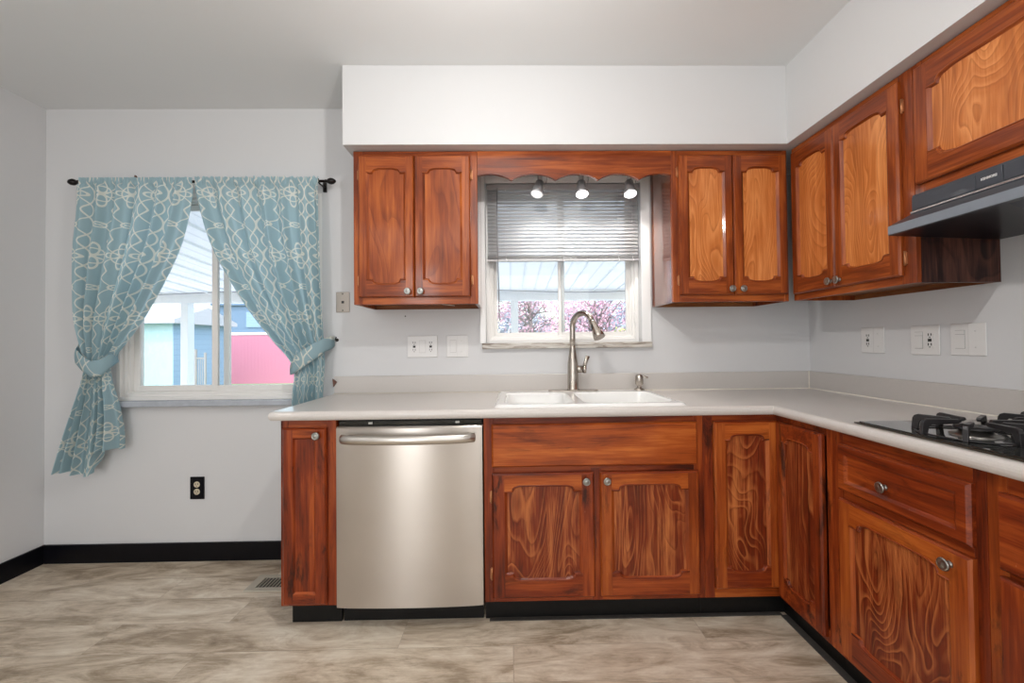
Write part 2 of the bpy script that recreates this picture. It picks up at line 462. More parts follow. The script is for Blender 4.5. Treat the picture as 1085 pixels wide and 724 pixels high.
class MB:
    def __init__(s, xf=None):
        s.v = []; s.f = []; s.mi = []; s.xf = xf; s.uv = None; s.smooth = []

    def add(s, vs, fs, m=0, smooth=False):
        b = len(s.v)
        for p in vs:
            p = Vector(p)
            s.v.append(s.xf @ p if s.xf else p)
        for f in fs:
            s.f.append([i + b for i in f]); s.mi.append(m); s.smooth.append(smooth)
        return s

    def box(s, x0, y0, z0, x1, y1, z1, m=0):
        x0, x1 = sorted((x0, x1)); y0, y1 = sorted((y0, y1)); z0, z1 = sorted((z0, z1))
        vs = [(x0, y0, z0), (x1, y0, z0), (x1, y1, z0), (x0, y1, z0), (x0, y0, z1), (x1, y0, z1), (x1, y1, z1), (x0, y1, z1)]
        return s.add(vs, [(0, 3, 2, 1), (4, 5, 6, 7), (0, 1, 5, 4), (1, 2, 6, 5), (2, 3, 7, 6), (3, 0, 4, 7)], m)

    def tube(s, path, rad, seg=10, m=0, caps=True, flat=1.0):
        path = [Vector(p) for p in path]
        n = len(path)
        rr = rad if isinstance(rad, (list, tuple)) else [rad] * n
        up = None; vs = []
        for i, p in enumerate(path):
            t = (path[min(i + 1, n - 1)] - path[max(i - 1, 0)]).normalized()
            if up is None:
                a = Vector((0, 0, 1)) if abs(t.z) < 0.9 else Vector((0, 1, 0))
                up = (a - t * a.dot(t)).normalized()
            else:
                up = (up - t * up.dot(t)).normalized()
            sd = t.cross(up)
            for k in range(seg):
                an = 2 * PI * k / seg
                vs.append(p + up * math.cos(an) * rr[i] * flat + sd * math.sin(an) * rr[i])
        fs = []
        for i in range(n - 1):
            for k in range(seg):
                a = i * seg + k; b = i * seg + (k + 1) % seg
                fs.append((a, b, b + seg, a + seg))
        s.add(vs, fs, m, True)
        if caps:
            b0 = len(s.v) - len(vs)
            s.f.append([b0 + k for k in range(seg)][::-1]); s.mi.append(m); s.smooth.append(False)
            s.f.append([b0 + (n - 1) * seg + k for k in range(seg)]); s.mi.append(m); s.smooth.append(False)
        return s

    def lathe(s, prof, c, axis='z', seg=20, m=0, smooth=True):
        c = Vector(c); vs = []; n = len(prof)
        for r, h in prof:
            for k in range(seg):
                a = 2 * PI * k / seg
                x, y = r * math.cos(a), r * math.sin(a)
                if axis == 'z': vs.append(c + Vector((x, y, h)))
                elif axis == 'y': vs.append(c + Vector((x, h, y)))
                else: vs.append(c + Vector((h, x, y)))
        fs = []
        for i in range(n - 1):
            for k in range(seg):
                a = i * seg + k; b = i * seg + (k + 1) % seg
                fs.append((a, b, b + seg, a + seg))
        s.add(vs, fs, m, smooth)
        b0 = len(s.v) - len(vs)
        for i, rev in ((0, True), (n - 1, False)):
            if prof[i][0] > 1e-5:
                q = [b0 + i * seg + k for k in range(seg)]
                s.f.append(q[::-1] if rev else q); s.mi.append(m); s.smooth.append(False)
        return s

    def prism(s, pts, a0, a1, plane='xz', m=0):
        """closed outline extruded; plane xz -> along y, yz -> along x, xy -> along z"""
        n = len(pts)
        def P(p, a):
            return {'xz': (p[0], a, p[1]), 'yz': (a, p[0], p[1]), 'xy': (p[0], p[1], a)}[plane]
        vs = [P(p, a0) for p in pts] + [P(p, a1) for p in pts]
        fs = [list(range(n)), list(range(2 * n - 1, n - 1, -1))]
        fs += [(i, (i + 1) % n + 0 if False else (i + 1) % n, (i + 1) % n + n, i + n) for i in range(n)]
        return s.add(vs, fs, m)

    def build(s, name, mats, parent=None, bevel=0.0, seg=2, fixn=True, weld=False):
        me = bpy.data.meshes.new(name)
        me.from_pydata([tuple(v) for v in s.v], [], s.f)
        if not isinstance(mats, (list, tuple)):
            mats = [mats]
        for mm in mats:
            me.materials.append(mm)
        me.polygons.foreach_set('material_index', s.mi)
        me.polygons.foreach_set('use_smooth', s.smooth)
        if s.uv:
            ul = me.uv_layers.new(name='UVMap')
            for lp in me.loops:
                ul.data[lp.index].uv = s.uv[lp.vertex_index]
        if fixn:
            bm = bmesh.new(); bm.from_mesh(me)
            if weld:
                bmesh.ops.remove_doubles(bm, verts=bm.verts, dist=1e-5)
            bmesh.ops.recalc_face_normals(bm, faces=bm.faces)
            bm.to_mesh(me); bm.free()
        me.update()
        o = bpy.data.objects.new(name, me); COL.objects.link(o)
        if parent is not None:
            o.parent = parent
            if parent in OFF:
                o.location = OFF[parent]
        if bevel:
            b = o.modifiers.new('bevel', 'BEVEL'); b.width = bevel; b.segments = seg
            b.limit_method = 'ANGLE'; b.angle_limit = math.radians(40); b.harden_normals = False
        return o


def thing(name, label, cat, base, rz=0.0, group=None, frame=None):
    """Empty at the thing's base.  frame = (origin, rz): parts are drawn in that frame's coordinates."""
    o = bpy.data.objects.new(name, None); COL.objects.link(o)
    o.empty_display_size = 0.05
    base = Vector(base)
    o.location = base; o.rotation_euler = (0, 0, rz)
    o['label'] = label; o['category'] = cat
    if group: o['group'] = group
    fo = Vector(frame) if frame is not None else Vector((0, 0, 0))
    OFF[o] = Matrix.Rotation(-rz, 3, 'Z') @ (fo - base)
    return o


def tag(o, label, cat, group=None, kind=None):
    o['label'] = label; o['category'] = cat
    if group: o['group'] = group
    if kind: o['kind'] = kind
    return o


def struct(mb, name, mats, label=None, bevel=0.0, parent=None, **kw):
    o = mb.build(name, mats, parent, bevel, **kw)
    if parent is None:
        o['kind'] = 'structure'
        if label: o['label'] = label
    return o


# ------------------------------------------------------------------ room measures
XL, XR, ZC, YB = -2.585, 1.711, 2.524, -5.4
XC = 1.133            # face of right-hand base run
YF = -0.601           # face of back base run

# floor, ceiling
struct(MB().box(XL - .1, YB - .1, -0.1, XR + .1, 0.12, 0.0), 'floor', M['floor'], 'grey beige vinyl plank floor')
struct(MB().box(XL - .1, YB - .1, ZC, XR + .1, 0.14, ZC + .1), 'ceiling', M['ceiling'], 'plain light grey painted ceiling')
# back wall with two openings
LW = (-2.195, -1.055, 0.889, 2.045)
KW = (-0.137, 0.748, 1.188, 2.095)
w = MB()
w.box(XL - .1, 0, 0, LW[0], .14, ZC); w.box(LW[0], 0, 0, LW[1], .14, LW[2]); w.box(LW[0], 0, LW[3], LW[1], .14, ZC)
w.box(LW[1], 0, 0, KW[0], .14, ZC); w.box(KW[0], 0, 0, KW[1], .14, KW[2]); w.box(KW[0], 0, KW[3], KW[1], .14, ZC)
w.box(KW[1], 0, 0, XR + .1, .14, ZC)
struct(w, 'wall_back', M['wall'], 'light grey painted wall with the two windows')
struct(MB().box(XL - .1, YB, 0, XL, 0, ZC), 'wall_left', M['wall'], 'light grey painted side wall beside the curtained window')
struct(MB().box(XR, YB, 0, XR + .1, 0, ZC), 'wall_right', M['wall'], 'light grey painted wall behind the cooktop')
struct(MB().box(XL - .1, YB - .1, 0, XR + .1, YB, ZC), 'wall_behind', M['wall'], 'wall behind the camera')
# soffit (L-shaped)
s = MB()
s.prism([(-0.791, 0), (-0.791, -0.377), (XR - .358, -0.377), (XR - .358, -3.2), (XR, -3.2), (XR, 0)], 2.142, ZC, 'xy')
struct(s, 'trim_soffit', M['soffit'], 'white boxed soffit above the wall cabinets')
# baseboards
def baseboard(mb_pts, name):
    struct(mb_pts, name, M['black'], 'black baseboard', bevel=0.003)
baseboard(MB().box(XL + .013, -.013, 0, -0.968, 0, .102), 'baseboard_back')
baseboard(MB().box(XL, -3.6, 0, XL + .013, 0, .102), 'baseboard_left')

# ------------------------------------------------------------------ windows
def window(n, op, mull, y_in, gl, ov, lab):
    x0, x1, z0, z1 = op
    fr = MB()
    # outer frame with a stepped profile
    for k, (ins, ya, yb) in enumerate(((0.0, y_in, .13), (0.016, y_in + .018, .13), (0.030, y_in + .034, .13))):
        a = ins; b = (0.020, 0.034, 0.044)[k]
        fr.box(x0 + a, ya, z0 + a, x0 + b, yb, z1 - a); fr.box(x1 - b, ya, z0 + a, x1 - a, yb, z1 - a)
        fr.box(x0 + b, ya, z0 + a, x1 - b, yb, z0 + b); fr.box(x0 + b, ya, z1 - b, x1 - b, yb, z1 - a)
    root = fr.build(f'window_{n}', M['white'], bevel=0.002)
    root['kind'] = 'structure'; root['label'] = lab
    # two sliding sashes
    for i, (a, b, yy) in enumerate(((x0 + .044, mull + ov, y_in + .062), (mull - ov, x1 - .044, y_in + .040))):
        sa = MB()
        t = gl
        sa.box(a, yy, z0 + .044, a + t, yy + .02, z1 - .044); sa.box(b - t, yy, z0 + .044, b, yy + .02, z1 - .044)
        sa.box(a + t, yy, z0 + .044, b - t, yy + .02, z0 + .044 + t); sa.box(a + t, yy, z1 - .044 - t, b - t, yy + .02, z1 - .044)
        so = sa.build('sash', M['white'], root, bevel=0.002)
        MB().box(a + t, yy + .008, z0 + .044 + t, b - t, yy + .011, z1 - .044 - t).build('glass_pane', M['glass'], so)
    return root

win1 = window(1, LW, -1.655, 0.0, .032, .042, 'white sliding window behind the blue curtains')
MB().box(-2.215, -.045, .857, -1.035, 0.005, .889).build('window_sill', M['sillgrey'], win1, bevel=.006)
win2 = window(2, KW, 0.305, 0.055, .018, .020, 'white sliding window above the sink')
c = MB()
c.box(-.170, -.012, 1.188, -.137, 0, 2.135); c.box(.748, -.012, 1.188, .800, 0, 2.135); c.box(-.137, -.012, 2.095, .748, 0, 2.135)
c.build('window_casing', M['casing'], win2, bevel=.003)
MB().box(-.158, -.034, 1.156, .797, .05, 1.188).build('window_sill', M['marble'], win2, bevel=.004)
lt = MB().box(.722, .045, 1.30, .730, .056, 1.36)
lt.build('sash_latch', M['white'], win2, bevel=.002)

# ------------------------------------------------------------------ cabinet pieces
T = 0.019


def knob(parent, x, y, z, xf=None, oval=False):
    mb = MB(xf)
    prof = [(0.0090, 0), (0.0080, -.003), (0.0062, -.005), (0.0062, -.009), (0.0125, -.012), (0.0165, -.0165), (0.0160, -.020), (0.0125, -.0225), (0.0115, -.0215), (0.007, -.0235), (0.0, -.0245)]
    mb.lathe(prof, (x, y, z), 'y', 20)
    return mb.build('knob', M['pewter'], parent)


def hinge(parent, x, y, z, xf=None):
    mb = MB(xf)
    mb.tube([(x, y - .004, z - .026), (x, y - .004, z + .026)], .0042, 8)
    mb.box(x - .007, y - .004, z - .021, x + .007, y + .002, z + .021)
    return mb.build('hinge', M['hinge'], parent)


def outline(x0, x1, z0, z1, sh, og, rise, bot):
    """panel outline, clockwise from bottom-left; stepped ogee shoulders at the top and (bot) at the bottom"""
    def edge(zb, sgn, xa, xb):
        # from xa to xb along an edge whose corner height is zb - sgn*rise and middle is zb
        d = 1 if xb > xa else -1
        pts = [(xa, zb - sgn * rise), (xa + d * sh, zb - sgn * rise)]
        for k in range(1, 6):
            a = PI / 2 * k / 5
            pts.append((xa + d * (sh + og * (1 - math.cos(a))), zb - sgn * rise + sgn * rise * 0.80 * math.sin(a)))
        pts.append((xa + d * (sh + og * 1.5), zb - sgn * rise * 0.10))
        pts.append((xa + d * (sh + og * 2.3), zb))
        o = list(pts)
        for (px, pz) in reversed(pts):
            o.append((xa + xb - px, pz))
        return o
    p = []
    if bot:
        p += list(reversed(edge(z0, -1, x0, x1)))      # runs x1 -> x0 ; reversed later
        p = p  # from x1 to x0
    else:
        p += [(x1, z0), (x0, z0)]
    p += edge(z1, 1, x0, x1)
    return p            # starts bottom right, goes to bottom left, up to top left, across to top right


def panel_door(parent, x0, x1, z0, z1, fmat, hmat, pmat, xf=None, sw=.040, th=.062, bh=.062, sh=.026, og=.016, rise=.022,
               knob_at=None, hinge_x=None, hinge_z=(), arched=True, name='door', toprail=None, label=None, y=0.0, bead=True, chx=.012):
    """framed door, face towards -y at y - T"""
    yf = y - T; yp = yf + .0085
    mb = MB(xf)
    c = .006
    O = [(x0, z0), (x1, z0), (x1, z1), (x0, z1)]
    I = [(x0 + c, z0 + c), (x1 - c, z0 + c), (x1 - c, z1 - c), (x0 + c, z1 - c)]
    # edge shell
    vs = [(p[0], y, p[1]) for p in O] + [(p[0], yf + .007, p[1]) for p in O] + [(p[0], yf, p[1]) for p in I]
    fs = []
    mi = (1, 0, 1, 0)
    for k in range(4):
        a, b = k, (k + 1) % 4
        mb.add([vs[a], vs[b], vs[b + 4], vs[a + 4]], [(0, 1, 2, 3)], mi[k])
        mb.add([vs[a + 4], vs[b + 4], vs[b + 8], vs[a + 8]], [(0, 1, 2, 3)], mi[k])
    mb.add(vs[:4], [(0, 1, 2, 3)], 0)
    xa, xb = x0 + sw, x1 - sw
    if arched:
        Q = outline(xa, xb, z0 + bh, z1 - th, sh, og, rise, True)
        Pn = outline(xa + chx, xb - chx, z0 + bh + .007, z1 - th - .007, max(sh - chx * .6, .006), og, rise, True)
    else:
        Q = [(xb, z0 + bh), (xa, z0 + bh), (xa, z1 - th), (xb, z1 - th)]
        Pn = [(xb - chx, z0 + bh + chx), (xa + chx, z0 + bh + chx), (xa + chx, z1 - th - chx), (xb - chx, z1 - th - chx)]
    half = len(Q) // 2
    bot, top = Q[:half], Q[half:]
    # stiles
    mb.add([(x0 + c, yf, z0 + c), (xa, yf, z0 + c), (xa, yf, z1 - c), (x0 + c, yf, z1 - c)], [(0, 1, 2, 3)], 0)
    mb.add([(xb, yf, z0 + c), (x1 - c, yf, z0 + c), (x1 - c, yf, z1 - c), (xb, yf, z1 - c)], [(0, 1, 2, 3)], 0)
    # rails
    tp = [(xb, z1 - c), (xa, z1 - c)] + top
    mb.add([(p[0], yf, p[1]) for p in tp], [list(range(len(tp)))], 2 if toprail else 1)
    bp = [(xa, z0 + c), (xb, z0 + c)] + bot
    mb.add([(p[0], yf, p[1]) for p in bp], [list(range(len(bp)))], 1)
    n = len(Q)
    for i in range(n):
        j = (i + 1) % n
        vert = abs(Q[i][0] - Q[j][0]) < 1e-6
        mb.add([(Q[i][0], yf, Q[i][1]), (Q[j][0], yf, Q[j][1]), (Pn[j][0], yp, Pn[j][1]), (Pn[i][0], yp, Pn[i][1])], [(0, 1, 2, 3)], 0 if vert else 1)
    mats = [fmat, hmat] + ([toprail] if toprail else [])
    d = mb.build(name, mats, parent, fixn=False)
    # recompute facing: all faces should look to -y / outwards
    bm = bmesh.new(); bm.from_mesh(d.data)
    bmesh.ops.remove_doubles(bm, verts=bm.verts, dist=1e-5)
    bmesh.ops.recalc_face_normals(bm, faces=bm.faces)
    bm.to_mesh(d.data); bm.free()
    if label: d['label'] = label
    pm = MB(xf).box(xa + chx * .3, yp - .0004, z0 + bh - rise * (0 if not arched else 0) + .002, xb - chx * .3, yp + .004, z1 - th - .002)
    pm.build('panel', pmat, d)
    if bead and arched:
        # carved bead following the shaped ends
        for seq in (bot, top):
            q = [((p[0]), yf + .0012, p[1] + (0.0)) for p in seq]
            MB(xf).tube(q, .0036, 6, flat=.8).build('carved_bead', hmat, d)
    if knob_at:
        knob(d, knob_at[0], yf, knob_at[1], xf)
    if hinge_x is not None:
        for hz in hinge_z:
            hinge(d, hinge_x, y, hz, xf)
    return d


def slab_front(parent, x0, x1, z0, z1, mat, xf=None, name='drawer_front', inset=None, knob_at=None, y=0.0, mat2=None):
    yf = y - T; c = .007
    mb = MB(xf)
    rings = [[(x0, y, z0), (x1, y, z0), (x1, y, z1), (x0, y, z1)],
             [(x0, yf + .008, z0), (x1, yf + .008, z0), (x1, yf + .008, z1), (x0, yf + .008, z1)],
             [(x0 + c, yf, z0 + c), (x1 - c, yf, z0 + c), (x1 - c, yf, z1 - c), (x0 + c, yf, z1 - c)]]
    if inset:
        i1 = inset; i2 = inset + .010
        rings.append([(x0 + i1, yf, z0 + i1), (x1 - i1, yf, z0 + i1), (x1 - i1, yf, z1 - i1), (x0 + i1, yf, z1 - i1)])
        rings.append([(x0 + i2, yf + .006, z0 + i2), (x1 - i2, yf + .006, z0 + i2), (x1 - i2, yf + .006, z1 - i2), (x0 + i2, yf + .006, z1 - i2)])
    vs = [p for r in rings for p in r]
    fs = [(0, 1, 2, 3)]
    for r in range(len(rings) - 1):
        for k in range(4):
            a = r * 4 + k; b = r * 4 + (k + 1) % 4
            fs.append((a, b, b + 4, a + 4))
    q = (len(rings) - 1) * 4
    fs.append((q, q + 1, q + 2, q + 3))
    mb.add(vs, fs)
    d = mb.build(name, mat, parent)
    if knob_at:
        knob(d, knob_at[0], yf + (.006 if inset else 0), knob_at[1], xf)
    return d


def face_frame(parent, uprights, rails, mv, mh, xf=None, t=.018):
    """uprights: (x0,x1,z0,z1); rails: (x0,x1,z0,z1); front at y=0"""
    mb = MB(xf)
    for a in uprights: mb.box(a[0], 0, a[2], a[1], t, a[3], 0)
    for a in rails: mb.box(a[0], 0.0005, a[2], a[1], t, a[3], 1)
    return mb.build('face_frame', [mv, mh], parent, bevel=.0015)


ROT = -PI / 2

# ---- wall cabinets -------------------------------------------------------------
UZ0, UZ1, UD_ = 1.383, 2.139, 0.312


def wall_carcass(parent, x0, x1, z0, z1, depth, side_mats, xf=None, y0=.018):
    """boards: sides, raised bottom, top, back"""
    mb = MB(xf)
    t = .016
    mb.box(x0, y0, z0, x0 + t, depth, z1, 0); mb.box(x1 - t, y0, z0, x1, depth, z1, 1)
    mb.box(x0 + t, y0, z0 + .022, x1 - t, depth, z0 + .036, 2); mb.box(x0 + t, y0, z1 - t, x1 - t, depth, z1, 2)
    mb.box(x0 + t, depth - .006, z0, x1 - t, depth, z1, 2)
    return mb.build('carcass', [side_mats[0], side_mats[1], M['raw']], parent)


fy = -UD_
c1 = thing('wall_cabinet', 'stained two-door wall cabinet between the curtained window and the sink window', 'cabinet', (-.46, fy, UZ0), frame=(0, fy, 0))
wall_carcass(c1, -.764, -.156, UZ0, UZ1, UD_ - .001, (M['uf'], M['us']))
face_frame(c1, [(-.764, -.722, UZ0, UZ1), (-.197, -.156, UZ0, UZ1)], [(-.722, -.197, UZ1 - .05, UZ1), (-.722, -.197, UZ0, UZ0 + .045)], M['uf'], M['uh'])
panel_door(c1, -.736, -.466, 1.417, 2.112, M['uf'], M['uh'], M['upd'], knob_at=(-.495, 1.444), hinge_x=-.737, hinge_z=(1.50, 2.02))
panel_door(c1, -.463, -.190, 1.417, 2.112, M['uf'], M['uh'], M['upd'], knob_at=(-.433, 1.444), hinge_x=-.186, hinge_z=(1.50, 2.02))
pp = MB(); pp.add([(-.36, .02, 1.392), (-.30, .05, 1.386), (-.275, .03, 1.378), (-.33, .012, 1.382), (-.36, .02, 1.390), (-.30, .05, 1.384), (-.275, .03, 1.376), (-.33, .012, 1.380)],
                  [(0, 1, 2, 3), (4, 7, 6, 5), (0, 4, 5, 1), (1, 5, 6, 2), (2, 6, 7, 3), (3, 7, 4, 0)])
pp.build('torn_paper_label', M['caulk'], c1)

c2 = thing('wall_cabinet', 'stained two-door wall cabinet between the sink window and the inner corner', 'cabinet', (1.1, fy, UZ0), frame=(0, fy, 0))
wall_carcass(c2, .809, 1.40, UZ0, UZ1, UD_ - .001, (M['us'], M['uf']))
face_frame(c2, [(.809, .848, UZ0, UZ1), (1.368, 1.390, UZ0, UZ1)], [(.848, 1.368, UZ1 - .05, UZ1), (.848, 1.368, UZ0, UZ0 + .045)], M['uf'], M['uh'])
panel_door(c2, .841, 1.108, 1.417, 2.112, M['uf'], M['uh'], M['up'], knob_at=(1.090, 1.444), hinge_x=.838, hinge_z=(1.49, 2.03))
panel_door(c2, 1.111, 1.378, 1.417, 2.112, M['uf'], M['uh'], M['up'], knob_at=(1.145, 1.444))

# right-hand run: frame at (XR-.299, 0), local x = -Y
fx = XR - .299
c3 = thing('wall_cabinet', 'stained two-door wall cabinet between the inner corner and the range hood', 'cabinet', (fx, -.64, UZ0), ROT, frame=(fx, 0, 0))
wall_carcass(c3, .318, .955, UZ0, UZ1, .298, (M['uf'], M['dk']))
face_frame(c3, [(.318, .345, UZ0, UZ1), (.900, .955, UZ0, UZ1)], [(.345, .900, UZ1 - .05, UZ1), (.345, .900, UZ0, UZ0 + .045)], M['uf'], M['uh'])
panel_door(c3, .334, .606, 1.413, 2.112, M['uf'], M['uh'], M['up'], knob_at=(.585, 1.442))
panel_door(c3, .608, .912, 1.413, 2.112, M['uf'], M['uh'], M['up'], knob_at=(.634, 1.442), hinge_x=.917, hinge_z=(1.475, 2.02))

c4 = thing('wall_cabinet', 'short single-door wall cabinet above the black range hood', 'cabinet', (fx, -1.33, 1.685), ROT, frame=(fx, 0, 0))
wall_carcass(c4, .956, 1.72, 1.685, UZ1, .298, (M['uf'], M['uf']))
face_frame(c4, [(.956, .990, 1.685, UZ1), (1.69, 1.72, 1.685, UZ1)], [(.990, 1.69, UZ1 - .04, UZ1), (.990, 1.69, 1.685, 1.725)], M['uf'], M['uh'])
panel_door(c4, .972, 1.704, 1.716, 2.116, M['uf'], M['uh'], M['up'], sw=.050, th=.062, bh=.062, sh=.03, og=.022, rise=.030)

# ---- valance ---------------------------------------------------------------------
pts = [(-.155, 2.139), (.808, 2.139), (.808, 2.020)]
cus = [.860, .647, .444, .234, .012, -.200]
low, hi = 1.994, 2.026
for k in range(5):
    a, b = cus[k], cus[k + 1]
    for i in range(13):
        tt = i / 12
        xx = a + (b - a) * tt
        if xx > .808 or xx < -.155: continue
        zz = low + (hi - low) * math.sin(PI * tt) ** .75
        pts.append((xx, zz))
pts.append((-.155, 2.018))
v = MB().prism(pts, -.312, -.293, 'xz')
tag(v.build('window_valance', M['uh']), 'scalloped stained wood valance board above the sink window', 'valance')

# ---- base cabinets ----------------------------------------------------------------
BZ0, BZ1 = 0.100, 0.875


def base_carcass(parent, x0, x1, depth, xf=None, kick=.052, sides=(True, True), z1=BZ1, mats=None):
    mb = MB(xf)
    t = .016
    mb.box(x0, .018, BZ0, x0 + t, depth, z1, 0); mb.box(x1 - t, .018, BZ0, x1, depth, z1, 0)
    mb.box(x0 + t, .018, BZ0, x1 - t, depth, BZ0 + t, 1)
    mb.box(x0 + t, depth - .01, BZ0, x1 - t, depth, z1, 1)
    return mb.build('carcass', mats or [M['lf'], M['inside']], parent)


b1 = thing('base_cabinet', 'narrow reddish base cabinet at the free end of the counter beside the dishwasher', 'cabinet', (-.85, YF, 0), frame=(0, YF, 0))
base_carcass(b1, -.966, -.735, .585)
face_frame(b1, [(-.966, -.935, BZ0, BZ1), (-.775, -.735, BZ0, BZ1)], [(-.935, -.775, .83, BZ1), (-.935, -.775, BZ0, .125)], M['lf'], M['lh'])
panel_door(b1, -.952, -.771, .112, .842, M['lf'], M['lh'], M['lf'], sw=.044, th=.040, bh=.045, arched=False, knob_at=(-.806, .812), toprail=M['lo'], chx=.008)
MB().box(-.945, .052, 0.0, -.735, .066, BZ0).box(-.945, .066, 0, -.930, .58, BZ0).build('toe_kick', M['kick'], b1)

# dishwasher
dw = thing('dishwasher', 'stainless steel dishwasher with a bowed bar handle', 'dishwasher', (-.425, YF, 0), frame=(0, YF, 0))
x0, x1 = -.728, -.122
d = MB()
N = 24
prof = []
for i in range(N + 1):
    tt = i / N
    prof.append((x0 + (x1 - x0) * tt, -.018 - .012 * math.sin(PI * tt) ** .6))
vs = []; fs = []
for (xx, yy) in prof:
    vs += [(xx, yy, .100), (xx, yy, .838), (xx, yy + .006, .845), (xx, .02, .845), (xx, .02, .100)]
for i in range(N):
    for k in range(5):
        a = i * 5 + k; b = i * 5 + (k + 1) % 5
        fs.append((a, b, b + 5, a + 5))
d.add(vs, fs, 0, True)
d.f.append([0, 1, 2, 3, 4]); d.mi.append(0); d.smooth.append(False)
d.f.append([N * 5 + k for k in range(5)][::-1]); d.mi.append(0); d.smooth.append(False)
d.uv = [(v.x, v.z) for v in d.v]
do = d.build('door', M['steel'], dw)
em = do.modifiers.new('split', 'EDGE_SPLIT'); em.split_angle = math.radians(35)
h = MB()
path = []
for i in range(25):
    tt = i / 24
    path.append((-.697 + .544 * tt, -.040 - .040 * math.sin(PI * tt) ** .5, .800 - .0 * tt))
h.tube(path, .0135, 12, flat=1.45)
hb = h.box(-.697, -.045, .785, -.672, -.02, .815).box(-.178, -.045, .785, -.153, -.02, .815)
h.build('handle', plain('satin_steel_handle', (.60, .57, .53), .28, Metallic=1.0), do, bevel=.002)
MB().box(x0, .0215, .099, x1, .57, .868).box(x0 + .03, .062, 0, x1 - .03, .5, .099).build('tub', M['black'], dw)
MB().box(x0 + .004, .004, .848, x1 - .004, .02, .866).build('dark_gap_strip', M['glass_black'], dw, bevel=.002)  # black strip stands in for the dark gap above the door
for xx in (-.60, -.235):
    MB().box(xx, -.004, .852, xx + .018, .003, .862).build('mounting_tab', M['pewter'], dw, bevel=.001)
MB().box(x0 + .004, .050, .004, x1 - .004, .060, .097).build('kick_plate', M['kick'], dw)

b2 = thing('base_cabinet', 'reddish sink base cabinet with a false drawer front and two doors', 'cabinet', (.35, YF, 0), frame=(0, YF, 0))
base_carcass(b2, -.117, .815, .585)
face_frame(b2, [(-.117, -.075, BZ0, BZ1), (.335, .380, BZ0, .655), (.775, .815, BZ0, BZ1)],
           [(-.075, .775, .842, BZ1), (-.075, .775, .640, .670), (-.075, .335, BZ0, .125), (.380, .775, BZ0, .125)], M['lf'], M['lh'])
slab_front(b2, -.083, .785, .667, .847, M['lo'], name='false_drawer_front')
panel_door(b2, -.083, .345, .122, .640, M['lf'], M['lh'], M['lp'], sw=.052, th=.050, bh=.075, sh=.032, og=.014, rise=.024, knob_at=(.311, .608), hinge_x=-.086, hinge_z=(.22, .54), toprail=M['lo'])
panel_door(b2, .371, .789, .122, .640, M['lov'], M['lh'], M['lp'], sw=.047, th=.050, bh=.075, sh=.032, og=.014, rise=.024, knob_at=(.397, .608), toprail=M['lo'])
MB().box(-.117, .052, 0.0, .815, .066, BZ0).build('toe_kick', M['kick'], b2)

# corner cabinet: one door on each run
b3 = thing('corner_base_cabinet', 'reddish corner base cabinet with two doors meeting at a right angle', 'cabinet', (1.1, YF, 0), frame=(0, YF, 0))
XF = Matrix.Translation(Vector((XC, -YF, 0))) @ Matrix.Rotation(ROT, 4, 'Z')   # right-run frame inside this cabinet's frame
mb = MB()
mb.box(.816, .018, BZ0, .832, .585, BZ1, 0)
mb.box(.832, .018, BZ0, XR - .016, .585, BZ0 + .016, 1)
mb.box(XC + .018, YF + .601 - .285, BZ0, XR - .016, .018, BZ0 + .016, 1)
mb.box(.832, .570, BZ0 + .016, XR - .016, .585, BZ1, 1)
mb.box(XR - .03, -.285, BZ0 + .016, XR - .016, .570, BZ1, 1)
mb.build('carcass', [M['lf'], M['inside']], b3)
mb = MB()
mb.box(.816, 0, BZ0, .857, .018, BZ1, 0); mb.box(.857, 0.0005, .842, XC + .018, .018, BZ1, 1); mb.box(.857, 0.0005, BZ0, XC + .018, .018, .146, 2)
mb.box(XC, -.285, .842, XC + .018, 0.0, BZ1, 1); mb.box(XC, -.285, BZ0, XC + .018, 0, .146, 1)
mb.build('face_frame', [M['lf'], M['lh'], M['lo']], b3, bevel=.0015)
panel_door(b3, .857, XC - .001, .143, .846, M['lov'], M['lh'], M['lp'], sw=.044, th=.055, bh=.068, sh=.022, og=.014, rise=.022, toprail=M['lo'])
panel_door(b3, .601 + T * 1.05, .880, .120, .846, M['lf'], M['lh'], M['lp'], xf=XF, sw=.040, th=.055, bh=.068, sh=.022, og=.014, rise=.022)
mb = MB().box(.816, .052, 0.0, XC + .066, .066, BZ0).box(XC + .052, -.285, 0, XC + .066, .052, BZ0)
mb.build('toe_kick', M['kick'], b3)

# right run base units; local x = -Y
b4 = thing('base_cabinet', 'reddish base cabinet with one drawer over one door before the cooktop', 'cabinet', (XC, -1.14, 0), ROT, frame=(XC, 0, 0))
base_carcass(b4, .887, 1.402, .56)
face_frame(b4, [(.887, .962, BZ0, BZ1), (1.372, 1.402, BZ0, BZ1)], [(.962, 1.372, .828, BZ1), (.962, 1.372, .640, .690), (.962, 1.372, BZ0, .128)], M['lf'], M['lh'])
dr = slab_front(b4, .958, 1.378, .676, .832, M['lh'], name='drawer', inset=.030, knob_at=(1.140, .742))
panel_door(b4, .958, 1.378, .120, .648, M['lov'], M['lh'], M['lp'], sw=.050, th=.052, bh=.072, sh=.03, og=.016, rise=.026, knob_at=(1.330, .612), toprail=M['lo'])
MB().box(.887, .052, 0, 1.402, .066, BZ0).build('toe_kick', M['kick'], b4)

